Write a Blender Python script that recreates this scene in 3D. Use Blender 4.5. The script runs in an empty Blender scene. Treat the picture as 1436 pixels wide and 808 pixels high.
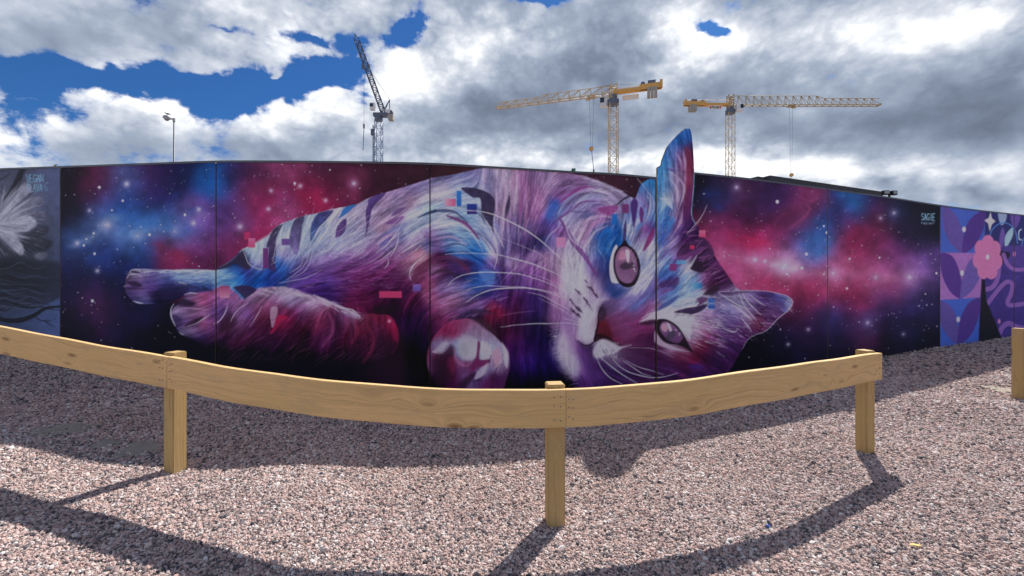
import bpy, bmesh, math, random
import numpy as np
from mathutils import Vector, Matrix

scene = bpy.context.scene
col = scene.collection
rad = math.radians
# ------------------------------------------------------------------ camera
F = 620.0            # focal length in photograph pixels (1436 wide)
CXP, HOR, EYE = 718.0, 398.0, 1.6
K = F / 800.0         # depths below were first paced out for an 800 px lens
cd = bpy.data.cameras.new('camera'); cam = bpy.data.objects.new('camera', cd); col.objects.link(cam)
cd.sensor_width = 36.0; cd.lens = F / 1436.0 * 36.0
cd.shift_y = -6.0 / 1436.0
cd.clip_start = 0.05; cd.clip_end = 8000
cam.location = (0, 0, EYE); cam.rotation_euler = (rad(90), 0, 0)
scene.camera = cam
# ------------------------------------------------------------------ exposure
vs = scene.view_settings
vs.view_transform = 'Standard'; vs.look = 'None'; vs.gamma = 1.0; vs.use_curve_mapping = False
vs.exposure = 0.72
scene.cycles.max_bounces = 5; scene.cycles.diffuse_bounces = 3; scene.cycles.glossy_bounces = 2; scene.cycles.use_adaptive_sampling = True
# ------------------------------------------------------------------ sun
SUN_AZ, SUN_EL = rad(30.5), rad(47.2)
sun_dir = Vector((math.sin(SUN_AZ) * math.cos(SUN_EL), math.cos(SUN_AZ) * math.cos(SUN_EL), math.sin(SUN_EL)))
sl = bpy.data.lights.new('sun', 'SUN'); sun = bpy.data.objects.new('sun', sl); col.objects.link(sun)
sl.energy = 5.0; sl.angle = rad(0.55); sl.color = (1.0, 0.94, 0.86)
sun.rotation_euler = sun_dir.to_track_quat('Z', 'Y').to_euler()
# ------------------------------------------------------------------ world: blue sky with cloud banks
world = bpy.data.worlds.new('World'); scene.world = world; world.use_nodes = True
WT = world.node_tree; WT.nodes.clear()
world.cycles.sampling_method = 'MANUAL'; world.cycles.sample_map_resolution = 512

class G:
    """small wrapper: sockets with arithmetic"""
    def __init__(s, t): s.t = t
    def n(s, typ, **kw):
        nd = s.t.nodes.new(typ)
        for k, v in kw.items(): setattr(nd, k, v)
        return nd
    def put(s, sock, v):
        if v is None: return
        if isinstance(v, bpy.types.NodeSocket): s.t.links.new(v, sock)
        else: sock.default_value = v
    def m(s, op, a, b=None, c=None, clamp=False):
        nd = s.n('ShaderNodeMath', operation=op, use_clamp=clamp)
        for i, v in enumerate((a, b, c)): s.put(nd.inputs[i], v)
        return nd.outputs[0]
    def v(s, op, a, b=None, sc=None):
        nd = s.n('ShaderNodeVectorMath', operation=op)
        s.put(nd.inputs[0], a); s.put(nd.inputs[1], b)
        if sc is not None: s.put(nd.inputs['Scale'], sc)
        return nd.outputs['Value'] if op in ('LENGTH', 'DOT_PRODUCT') else nd.outputs[0]
    def comb(s, x, y, z):
        nd = s.n('ShaderNodeCombineXYZ')
        for i, v in enumerate((x, y, z)): s.put(nd.inputs[i], v)
        return nd.outputs[0]
    def sep(s, v):
        nd = s.n('ShaderNodeSeparateXYZ'); s.put(nd.inputs[0], v); return nd.outputs
    def noise(s, vec, scale, detail=4, rough=0.5, dist=0.0, color=False, lac=2.0):
        nd = s.n('ShaderNodeTexNoise'); s.put(nd.inputs['Vector'], vec)
        nd.inputs['Scale'].default_value = scale; nd.inputs['Detail'].default_value = detail
        nd.inputs['Roughness'].default_value = rough; nd.inputs['Distortion'].default_value = dist
        nd.inputs['Lacunarity'].default_value = lac
        return nd.outputs['Color' if color else 'Fac']
    def voro(s, vec, scale, feature='F1', detail=0, rough=0.5, out='Distance', rnd=1.0):
        nd = s.n('ShaderNodeTexVoronoi', feature=feature); s.put(nd.inputs['Vector'], vec)
        nd.inputs['Scale'].default_value = scale
        if 'Detail' in nd.inputs: nd.inputs['Detail'].default_value = detail; nd.inputs['Roughness'].default_value = rough
        nd.inputs['Randomness'].default_value = rnd
        if feature == 'F1' and out == 'Distance' and detail: nd.normalize = True
        return nd.outputs[out]
    def ramp(s, f, pts, interp='LINEAR'):
        nd = s.n('ShaderNodeValToRGB'); s.put(nd.inputs[0], f); e = nd.color_ramp.elements
        nd.color_ramp.interpolation = interp
        while len(e) < len(pts): e.new(0.5)
        for el, (p, c) in zip(e, pts): el.position = p; el.color = (*c[:3], 1)
        return nd.outputs[0]
    def mr(s, f, a, b, c=0.0, d=1.0, t='LINEAR'):
        nd = s.n('ShaderNodeMapRange', interpolation_type=t)
        for i, v in enumerate((f, a, b, c, d)): s.put(nd.inputs[i], v)
        return nd.outputs[0]
    def mix(s, f, a, b, blend='MIX'):
        nd = s.n('ShaderNodeMix', data_type='RGBA', blend_type=blend); nd.clamp_factor = True
        s.put(nd.inputs[0], f)
        for i, v in ((6, a), (7, b)):
            if isinstance(v, tuple): v = (*v[:3], 1)
            s.put(nd.inputs[i], v)
        return nd.outputs[2]
    def blob(s, vec, cx, cy, rx, ry, rot=0.0):
        mp = s.n('ShaderNodeMapping', vector_type='TEXTURE'); s.put(mp.inputs[0], vec)
        mp.inputs['Location'].default_value = (cx - CXP, HOR - cy, 0)
        mp.inputs['Rotation'].default_value = (0, 0, rad(rot)); mp.inputs['Scale'].default_value = (rx, ry, 1)
        gd = s.n('ShaderNodeTexGradient', gradient_type='QUADRATIC_SPHERE'); s.t.links.new(mp.outputs[0], gd.inputs[0])
        return gd.outputs['Fac']

w = G(WT)
tc = w.n('ShaderNodeTexCoord').outputs['Generated']
dx, dy, dz = w.sep(tc)
yy = w.m('MAXIMUM', dy, 0.08)
q = w.comb(w.m('MULTIPLY', w.m('DIVIDE', dx, yy), F), w.m('MULTIPLY', w.m('DIVIDE', dz, yy), F), 0.0)
# cloud coordinates: directions, flattened so that clouds are wider than tall
flat = w.v('MULTIPLY', tc, (1.0, 1.0, 1.45))
SUNW = Vector((sun_dir.x, sun_dir.y, sun_dir.z * 1.45)).normalized()
nA = w.noise(flat, 2.4, 9, 0.54, 0.1)
nB = w.noise(w.v('ADD', flat, tuple(SUNW * 0.05)), 2.4, 6, 0.5, 0.1)
nC = w.noise(flat, 2.4, 6, 0.5, 0.1)
lit = w.m('SUBTRACT', nC, nB)
b1 = w.m('ABSOLUTE', w.m('SUBTRACT', w.noise(flat, 6.5, 4, 0.5, 0.1), 0.5))
b2 = w.m('ABSOLUTE', w.m('SUBTRACT', w.noise(flat, 17.0, 5, 0.55, 0.1), 0.5))
bil = w.m('MULTIPLY_ADD', b2, 0.75, b1)                       # rounded lumps with creases between them, mean about 0.16
d0 = w.m('MULTIPLY_ADD', w.m('SUBTRACT', bil, 0.16), 0.55, w.m('SUBTRACT', nA, 0.5))
wn = w.noise(flat, 5.0, 4, 0.6, 0.0, True)
qw = w.v('ADD', q, w.v('MULTIPLY', w.v('SUBTRACT', wn, (0.5, 0.5, 0.5)), (170, 110, 0)))
def total(items, base):
    acc = base
    for (cx, cy, rx, ry, rot, k) in items:
        acc = w.m('MULTIPLY_ADD', w.blob(qw, cx, cy, rx, ry, rot), k, acc)
    return acc
GAPS = [(718, 90, 1700, 560, 0, .95), (1300, 140, 700, 360, 0, .95), (640, 190, 420, 130, 0, .7), (60, 210, 300, 110, 0, .5), (1410, 185, 230, 130, 0, 1.3), (1250, 15, 260, 90, 0, 1.0), (150, 50, 420, 60, 0, .6), (150, 122, 330, 40, -5, -2.2), (350, 126, 300, 44, 3, -2.2), (470, 110, 130, 60, 20, -1.5), (580, 42, 120, 40, 34, -1.7),
        (765, -2, 90, 44, 0, -2.2), (990, 36, 64, 20, -28, -1.7), (20, 104, 120, 34, 0, -1.2), (330, 52, 100, 22, 0, -1.3), (420, 66, 120, 30, 10, -1.2), (385, 112, 30, 14, 0, 1.6)]
fine = w.noise(flat, 10.0, 8, 0.62, 0.25)
cov = total(GAPS, w.m('MULTIPLY_ADD', d0, 2.6, 0.60))
cov = w.m('MULTIPLY_ADD', w.m('SUBTRACT', fine, 0.5), 3.2, cov)
alpha = w.mr(cov, 0.30, 0.86, 0, 1, 'SMOOTHSTEP')
TONE = [(880, 228, 560, 62, 0, .34), (680, 228, 340, 48, 0, .18), (150, 55, 420, 80, 0, -.20), (60, 35, 200, 60, 0, -.08), (760, 170, 360, 110, 0, -.34), (620, 205, 300, 80, 0, -.08), (885, 60, 130, 130, -30, -.26),
        (1260, 165, 470, 110, 0, -.40), (1030, 110, 190, 95, 0, -.28), (1420, 120, 280, 120, 0, -.2), (200, 215, 420, 70, 0, -.22),
        (450, 195, 240, 80, 0, -.08), (1265, 252, 80, 30, 0, -.62), (1385, 272, 50, 22, 0, -.4),
        (660, 72, 280, 100, 12, .54), (560, 120, 170, 80, 0, .40), (1000, 45, 240, 120, -20, .54), (1200, 40, 430, 130, 0, .46), (1390, 30, 280, 100, 0, .35),
        (240, 150, 360, 62, 0, .50), (20, 190, 220, 110, 0, .32), (420, 160, 260, 60, 0, .36), (1200, 240, 480, 60, 0, .50), (1040, 228, 170, 50, 0, .28), (960, 100, 120, 80, 30, .5),
        (450, 20, 320, 80, 0, .35), (330, 70, 220, 60, 0, .25)]
tone = total([(a, b, c, d, e, k * (.72 if k < 0 else 1)) for a, b, c, d, e, k in TONE], 0.54)
amp = w.mr(tone, 0.25, 0.72, 0.30, 1.0)                      # shaded bases are smooth, sunlit heads are lumpy
# clouds away from the sun show their sunlit side
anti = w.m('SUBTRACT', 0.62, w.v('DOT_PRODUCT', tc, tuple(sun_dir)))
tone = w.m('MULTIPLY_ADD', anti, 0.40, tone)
tone = w.m('MULTIPLY_ADD', lit, 2.0, tone)
tone = w.m('MULTIPLY_ADD', w.m('MULTIPLY', w.m('SUBTRACT', fine, 0.5), amp), 0.45, tone)
tone = w.m('MULTIPLY_ADD', w.m('MULTIPLY', w.m('SUBTRACT', bil, 0.16), amp), 1.15, tone)
tone = w.m('MULTIPLY_ADD', w.m('SUBTRACT', 1.0, alpha), 0.25, tone)
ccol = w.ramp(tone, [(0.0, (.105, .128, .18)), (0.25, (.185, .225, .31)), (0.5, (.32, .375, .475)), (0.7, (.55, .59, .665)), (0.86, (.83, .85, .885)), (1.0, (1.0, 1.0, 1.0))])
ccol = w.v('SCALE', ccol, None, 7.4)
sky = w.n('ShaderNodeTexSky', sky_type='NISHITA'); sky.sun_disc = False
sky.sun_elevation = SUN_EL; sky.sun_rotation = SUN_AZ; sky.air_density = 1.0; sky.dust_density = 0.3; sky.ozone_density = 2.5
blue = w.v('MULTIPLY', sky.outputs[0], (0.135, 0.31, 0.54))
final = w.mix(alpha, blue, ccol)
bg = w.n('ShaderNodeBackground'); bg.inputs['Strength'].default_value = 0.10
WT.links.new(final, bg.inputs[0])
wo = w.n('ShaderNodeOutputWorld'); WT.links.new(bg.outputs[0], wo.inputs[0])

# ------------------------------------------------------------------ helpers
def tag(o, label=None, cat=None, group=None, kind=None):
    if label: o['label'] = label
    if cat: o['category'] = cat
    if group: o['group'] = group
    if kind: o['kind'] = kind
    return o
def link(name, me, mat=None, parent=None):
    o = bpy.data.objects.new(name, me); col.objects.link(o)
    if mat is not None:
        for mm in (mat if isinstance(mat, (list, tuple)) else [mat]): me.materials.append(mm)
    if parent is not None: o.parent = parent
    return o
def empty(name, loc=(0, 0, 0)):
    o = bpy.data.objects.new(name, None); col.objects.link(o); o.location = loc; o.empty_display_size = 0.2
    return o
class MB:
    """collects boxes, bars and tubes for one mesh"""
    def __init__(s): s.v = []; s.f = []
    def add(s, vs_, fs):
        b = len(s.v); s.v += [tuple(p) for p in vs_]; s.f += [tuple(b + i for i in f) for f in fs]
    def box(s, c, d, rz=0.0, M=None):
        hx, hy, hz = d[0] / 2, d[1] / 2, d[2] / 2
        R = Matrix.Rotation(rz, 3, 'Z') if M is None else M
        pts = [Vector(c) + R @ Vector((sx * hx, sy * hy, sz * hz)) for sz in (-1, 1) for sx, sy in ((-1, -1), (1, -1), (1, 1), (-1, 1))]
        s.add(pts, [(3, 2, 1, 0), (4, 5, 6, 7), (0, 1, 5, 4), (1, 2, 6, 5), (2, 3, 7, 6), (3, 0, 4, 7)])
    def bar(s, a, b, r, n=4, r2=None):
        a, b = Vector(a), Vector(b); d = b - a
        if d.length < 1e-6: return
        z = d.normalized(); x = z.orthogonal().normalized(); y = z.cross(x)
        r2 = r if r2 is None else r2
        ring = lambda p, rr: [p + (x * math.cos(t) + y * math.sin(t)) * rr for t in [2 * math.pi * (k + .5) / n for k in range(n)]]
        s.add(ring(a, r) + ring(b, r2), [tuple(range(n))[::-1], tuple(range(n, 2 * n))] + [(k, (k + 1) % n, n + (k + 1) % n, n + k) for k in range(n)])
    def lattice(s, a, b, wd, ht, n, rc, rd, up=Vector((0, 0, 1)), tri=False):
        a, b = Vector(a), Vector(b); z = (b - a).normalized(); x = z.cross(up).normalized(); y = x.cross(z).normalized()
        cor = [(0, 1), (1, -1), (-1, -1)] if tri else [(1, 1), (1, -1), (-1, -1), (-1, 1)]
        P = lambda k, c: a + (b - a) * (k / n) + x * (c[0] * wd / 2) + y * (c[1] * ht / 2)
        m = len(cor)
        for c in cor: s.bar(P(0, c), P(n, c), rc)
        for k in range(n):
            for i in range(m):
                c, d = cor[i], cor[(i + 1) % m]
                if k % 2 == 0: s.bar(P(k, c), P(k + 1, d), rd)
                else: s.bar(P(k, d), P(k + 1, c), rd)
                s.bar(P(k, c), P(k, d), rd)
    def build(s, name, mat, parent=None, smooth=False):
        me = bpy.data.meshes.new(name); me.from_pydata(s.v, [], s.f); me.update()
        if smooth: me.polygons.foreach_set('use_smooth', [True] * len(me.polygons))
        return link(name, me, mat, parent)
def material(name, rough=0.6, metal=0.0):
    m = bpy.data.materials.new(name); m.use_nodes = True
    b = m.node_tree.nodes['Principled BSDF']; b.inputs['Roughness'].default_value = rough; b.inputs['Metallic'].default_value = metal
    return m, G(m.node_tree), b
def plain(name, c, rough=0.6, metal=0.0, var=0.12, scale=6.0):
    m, g, b = material(name, rough, metal)
    t = g.n('ShaderNodeTexCoord').outputs['Object']
    nz = g.noise(t, scale, 5, 0.6)
    hi = tuple(min(1, x * (1 + var)) for x in c); lo = tuple(x * (1 - var) for x in c)
    g.put(b.inputs['Base Color'], g.ramp(nz, [(0.3, lo), (0.7, hi)]))
    return m
def spline(xs, ys):
    xs = np.array(xs, float); ys = np.array(ys, float)
    d = np.gradient(ys, xs)
    def f(x):
        x = np.asarray(x, float); i = np.clip(np.searchsorted(xs, x) - 1, 0, len(xs) - 2)
        h = xs[i + 1] - xs[i]; t = (x - xs[i]) / h
        return (2*t**3-3*t*t+1)*ys[i] + (t**3-2*t*t+t)*h*d[i] + (-2*t**3+3*t*t)*ys[i+1] + (t**3-t*t)*h*d[i+1]
    return f
def srgb(c):
    c = np.asarray(c, float) / 255.0
    return np.where(c <= 0.04045, c / 12.92, ((c + 0.055) / 1.055) ** 2.4)
def lin(*c): return tuple(srgb(c))
def at(x, y, S): return Vector(((x - CXP) / S, F / S, EYE - (y - HOR) / S))

# ------------------------------------------------------------------ wall course (a long bowed hoarding) and ground relief
WX = [-200, -60, -12, 0, 85, 200, 303, 450, 600, 700, 780, 920, 1000, 1160, 1240, 1318, 1436, 1500, 1640]
WH = [208, 234, 244, 246, 263, 287, 304, 320, 327, 324, 318, 303, 288, 249, 226, 199, 169, 155, 130]
WB = [447, 471, 480, 482, 497, 517, 531, 547, 556, 558, 556, 547, 535, 513, 501, 487, 471, 463, 449]
WALLH = 3.3
hpx, bpx = spline(WX, WH), spline(WX, WB)
topL = spline([-200, -60, -12, 0, 85, 200, 303, 400, 500, 603, 700, 750, 800, 860, 920], [241.5, 239, 237.5, 237, 234, 230, 226.5, 226.5, 227.5, 229.5, 235, 238, 241, 244, 249.5])
topR = spline([920, 975, 1060, 1160, 1240, 1318, 1436, 1500, 1640], [237.5, 243, 252, 265, 276, 288, 302, 308.5, 321])
def wall_S(x): return hpx(x) / WALLH
def wall_top(x, right): return topR(x) if right else topL(x)

RX = [-140, 0, 100, 240, 360, 480, 600, 700, 790, 960, 1092, 1202, 1237, 1260]
RS = [142, 152, 160, 177, 194, 206, 212, 213, 212, 201, 183, 158, 149, 143]
RT = [431, 459, 478, 502, 522, 537, 545, 547.5, 546.5, 534, 516, 500, 495.5, 493]
rail_S, rail_T = spline(RX, RS), spline(RX, RT)
POSTS = [(-135, None, None), (241, 661, 496), (780, 740, 541), (1217, 634, 495)]

ctrl = []
for x in WX:
    S = wall_S(x); p = at(x, bpx(x), S); ctrl.append((p.x, p.y, p.z, 2.2))
for x, yb, _ in POSTS[1:]:
    p = at(x, yb + 9, rail_S(x)); ctrl.append((p.x, p.y, p.z, 1.3))
ctrl += [(0, 0, 0, 2.5), (-4, 2, .08, 2.5), (4, 2, 0, 2.5), (6.8, 7.5, .09, 1.6), (-5.0, 5.2, .24, 1.5), (0, 3.2, 0, 1.5), (0, -6, 0, 5), (-8, -2, .1, 5), (9, -2, 0.02, 5),
         (-16, 14, .3, 5), (22, 24, .1, 6), (0, 14, 0, 4), (-8, 18, .2, 4), (8, 20, 0, 5)]
ctrl = np.array(ctrl); ctrl[len(WX) + 3:, 1] *= K
def ground_z(X, Y):
    X = np.asarray(X, float); Y = np.asarray(Y, float)
    num = np.zeros_like(X); den = np.full_like(X, 1e-5)
    for cx, cy, cz, sg in ctrl:
        d2 = ((X - cx) ** 2 + (Y - cy) ** 2) / (sg * sg * 0.6)
        ww = np.exp(-d2) + 0.004 / (1 + d2) ** 2
        num += ww * cz; den += ww
    r = np.sqrt(X * X + (Y - 6) ** 2)
    return num / den * np.clip((90 - r) / 60, 0, 1)
# ------------------------------------------------------------------ the painting, brushed on a canvas in display colours
SC = 1.5
CX0, CX1, CY0, CY1 = -180, 1622, 172, 578
CW, CH = int((CX1 - CX0) * SC), int((CY1 - CY0) * SC)
rng = np.random.RandomState(7)
def vnoise(cell, seed, shape=(CH, CW)):
    r = np.random.RandomState(seed); h, wd = shape
    gh, gw = int(h / cell) + 3, int(wd / cell) + 3
    g = r.rand(gh, gw)
    ys = np.arange(h) / cell; xs = np.arange(wd) / cell
    yi = ys.astype(int); xi = xs.astype(int); ty = ys - yi; tx = xs - xi
    ty = ty * ty * (3 - 2 * ty); tx = tx * tx * (3 - 2 * tx)
    r0 = g[yi][:, xi] * (1 - tx) + g[yi][:, xi + 1] * tx
    r1 = g[yi + 1][:, xi] * (1 - tx) + g[yi + 1][:, xi + 1] * tx
    return (r0 * (1 - ty[:, None]) + r1 * ty[:, None]).astype(np.float32)
def fbm(cell, seed, octv=4, shape=(CH, CW)):
    a = 0; amp = 1; s = 0
    for o in range(octv):
        a = a + vnoise(max(cell / 2 ** o, 1.5), seed + o * 17, shape) * amp; s += amp; amp *= 0.55
    return a / s
def parse(txt):
    out = []
    for tok in txt.split(';'):
        tok = tok.strip()
        if tok: out.append([float(v) for v in tok.split(',')])
    return np.array(out)
Q = 3
FH, FW = CH // Q + 1, CW // Q + 1
def field(samples, warp=0.0, seed=3, smin=4.0, smax=24.0, kk=0.62):
    """smooth colour field through (x,y,r,g,b) dabs"""
    P = samples[:, :2]; C = samples[:, 2:]
    D = np.sqrt(((P[:, None] - P[None]) ** 2).sum(-1)); D.sort(axis=1)
    sg = np.clip(D[:, 3] * kk, smin, smax)
    gx = CX0 + np.arange(FW) * Q / SC; gy = CY0 + np.arange(FH) * Q / SC
    X, Y = np.meshgrid(gx, gy)
    if warp:
        X = X + (fbm(14, seed, 4, (FH, FW)) - .5) * warp * 2; Y = Y + (fbm(14, seed + 5, 4, (FH, FW)) - .5) * warp * 2
    num = np.zeros((FH, FW, C.shape[1])); den = np.zeros((FH, FW))
    for (px, py), c, s in zip(P, C, sg):
        d2 = ((X - px) ** 2 + (Y - py) ** 2) / (s * s)
        wt = np.exp(-0.5 * d2) + 2e-4 / (1 + d2 * .3) ** 2
        num += wt[..., None] * c; den += wt
    f = num / den[..., None]
    ys = np.minimum(np.arange(CH) / Q, FH - 1.001); xs = np.minimum(np.arange(CW) / Q, FW - 1.001)
    yi = ys.astype(int); xi = xs.astype(int); ty = (ys - yi)[:, None, None]; tx = (xs - xi)[None, :, None]
    a = f[yi][:, xi] * (1 - tx) + f[yi][:, xi + 1] * tx
    b = f[yi + 1][:, xi] * (1 - tx) + f[yi + 1][:, xi + 1] * tx
    return (a * (1 - ty) + b * ty).astype(np.float32)
def crom(pts, n=6, closed=False):
    p = np.array(pts, float)
    if len(p) < 3: return p
    if closed: e = np.vstack([p[-1], p, p[0], p[1]])
    else: e = np.vstack([2 * p[0] - p[1], p, 2 * p[-1] - p[-2]])
    t = np.linspace(0, 1, n, endpoint=False)[:, None]; out = []
    for i in range(1, len(e) - 2):
        a, b, c, d = e[i - 1], e[i], e[i + 1], e[i + 2]
        out.append(.5 * ((2 * b) + (c - a) * t + (2 * a - 5 * b + 4 * c - d) * t * t + (3 * b - a - 3 * c + d) * t ** 3))
    r = np.vstack(out)
    return r if closed else np.vstack([r, p[-1]])
def toC(p): return (np.asarray(p, float) - (CX0, CY0)) * SC
def window(x0, y0, x1, y1):
    x0 = max(int(x0), 0); y0 = max(int(y0), 0); x1 = min(int(x1) + 1, CW); y1 = min(int(y1) + 1, CH)
    return x0, y0, x1, y1
def segdist(X, Y, p):
    best = np.full(X.shape, 1e9); bt = np.zeros(X.shape)
    n = len(p) - 1
    for i in range(n):
        a, b = p[i], p[i + 1]; d = b - a; L = d @ d + 1e-9
        t = np.clip(((X - a[0]) * d[0] + (Y - a[1]) * d[1]) / L, 0, 1)
        dd = (X - a[0] - t * d[0]) ** 2 + (Y - a[1] - t * d[1]) ** 2
        k = dd < best; best = np.where(k, dd, best); bt = np.where(k, (i + t) / n, bt)
    return np.sqrt(best), bt
def polymask(pts, soft=0.7, smooth=True):
    p = toC(crom(pts, 5, True) if smooth else pts); s = soft * SC
    x0, y0, x1, y1 = window(p[:, 0].min() - s - 2, p[:, 1].min() - s - 2, p[:, 0].max() + s + 2, p[:, 1].max() + s + 2)
    if x1 <= x0 or y1 <= y0: return None
    X, Y = np.meshgrid(np.arange(x0, x1) + .5, np.arange(y0, y1) + .5)
    ins = np.zeros(X.shape, bool); n = len(p)
    for i in range(n):
        a, b = p[i], p[(i + 1) % n]
        if a[1] == b[1]: continue
        c = ((a[1] > Y) != (b[1] > Y)) & (X < (b[0] - a[0]) * (Y - a[1]) / (b[1] - a[1]) + a[0])
        ins ^= c
    d, _ = segdist(X, Y, np.vstack([p, p[:1]]))
    sd = np.where(ins, d, -d)
    return (x0, y0, x1, y1), np.clip(sd / (2 * s) + .5, 0, 1).astype(np.float32)
img = np.zeros((CH, CW, 3), np.float32)
def over(win, a, c):
    x0, y0, x1, y1 = win
    if np.ndim(c) == 3: cc = c
    else: cc = np.asarray(c, np.float32)
    img[y0:y1, x0:x1] += (cc - img[y0:y1, x0:x1]) * a[..., None]
def poly(pts, c, a=1.0, soft=0.6, smooth=True, c2=None, axis=1, jit=0.0):
    r = polymask(pts, soft, smooth)
    if r is None: return
    win, m = r; x0, y0, x1, y1 = win
    cc = np.asarray(c, np.float32)
    if c2 is not None:
        t = np.linspace(0, 1, (y1 - y0) if axis else (x1 - x0), dtype=np.float32)
        t = t[:, None, None] if axis else t[None, :, None]
        cc = cc * (1 - t) + np.asarray(c2, np.float32) * t; cc = np.broadcast_to(cc, (y1 - y0, x1 - x0, 3))
    if jit: cc = np.broadcast_to(cc, (y1 - y0, x1 - x0, 3)) * (1 + (TEX[y0:y1, x0:x1, None] - .5) * jit)
    over(win, m * a, cc)
def stroke(pts, w0, w1, c, a=1.0, smooth=True, soft=0.5, mid=None, fade=0.0):
    p = toC(crom(pts, 4) if smooth and len(pts) > 2 else pts)
    wm = max(w0, w1, mid or 0) * SC / 2 + 2
    x0, y0, x1, y1 = window(p[:, 0].min() - wm, p[:, 1].min() - wm, p[:, 0].max() + wm, p[:, 1].max() + wm)
    if x1 <= x0 or y1 <= y0: return
    X, Y = np.meshgrid(np.arange(x0, x1) + .5, np.arange(y0, y1) + .5)
    d, t = segdist(X, Y, p)
    hw = (w0 + (w1 - w0) * t) if mid is None else np.where(t < .5, w0 + (mid - w0) * t * 2, mid + (w1 - mid) * (t - .5) * 2)
    m = np.clip((hw * SC / 2 - d) / (2 * soft) + .5, 0, 1)
    m = np.minimum(m, np.clip(hw * SC, 0, 1))
    if fade: m = m * np.clip(np.minimum(t, 1 - t) / fade, 0, 1)
    over((x0, y0, x1, y1), (m * a).astype(np.float32), c)
def dot(x, y, r, c, a=1.0, ry=None):
    ry = ry or r; cx, cy = toC((x, y)); R = max(r, ry) * SC + 2
    x0, y0, x1, y1 = window(cx - R, cy - R, cx + R, cy + R)
    if x1 <= x0 or y1 <= y0: return
    X, Y = np.meshgrid(np.arange(x0, x1) + .5, np.arange(y0, y1) + .5)
    d = np.sqrt(((X - cx) / (r * SC)) ** 2 + ((Y - cy) / (ry * SC)) ** 2)
    over((x0, y0, x1, y1), (np.clip((1 - d) * min(r, ry) * SC + .5, 0, 1) * a).astype(np.float32), c)
def glow(x, y, r, c, a=1.0, ry=None):
    ry = ry or r; cx, cy = toC((x, y)); R = max(r, ry) * SC * 2.6
    x0, y0, x1, y1 = window(cx - R, cy - R, cx + R, cy + R)
    if x1 <= x0 or y1 <= y0: return
    X, Y = np.meshgrid(np.arange(x0, x1) + .5, np.arange(y0, y1) + .5)
    d2 = ((X - cx) / (r * SC)) ** 2 + ((Y - cy) / (ry * SC)) ** 2
    over((x0, y0, x1, y1), (np.exp(-d2) * a).astype(np.float32), c)
def rect(x0, y0, x1, y1, c, c2=None, axis=1, a=0.95):
    poly([(x0, y0), (x1, y0), (x1, y1), (x0, y1)], c, a, 0.4, False, c2, axis)
def tile(o, s):
    """photo coordinates from points read off an enlargement with origin o and scale s"""
    return lambda *p: [(o[0] + x / s, o[1] + y / s) for x, y in zip(p[0::2], p[1::2])]
TEX = fbm(9, 99, 4)
def W(*c): return np.array(c) / 255

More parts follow.
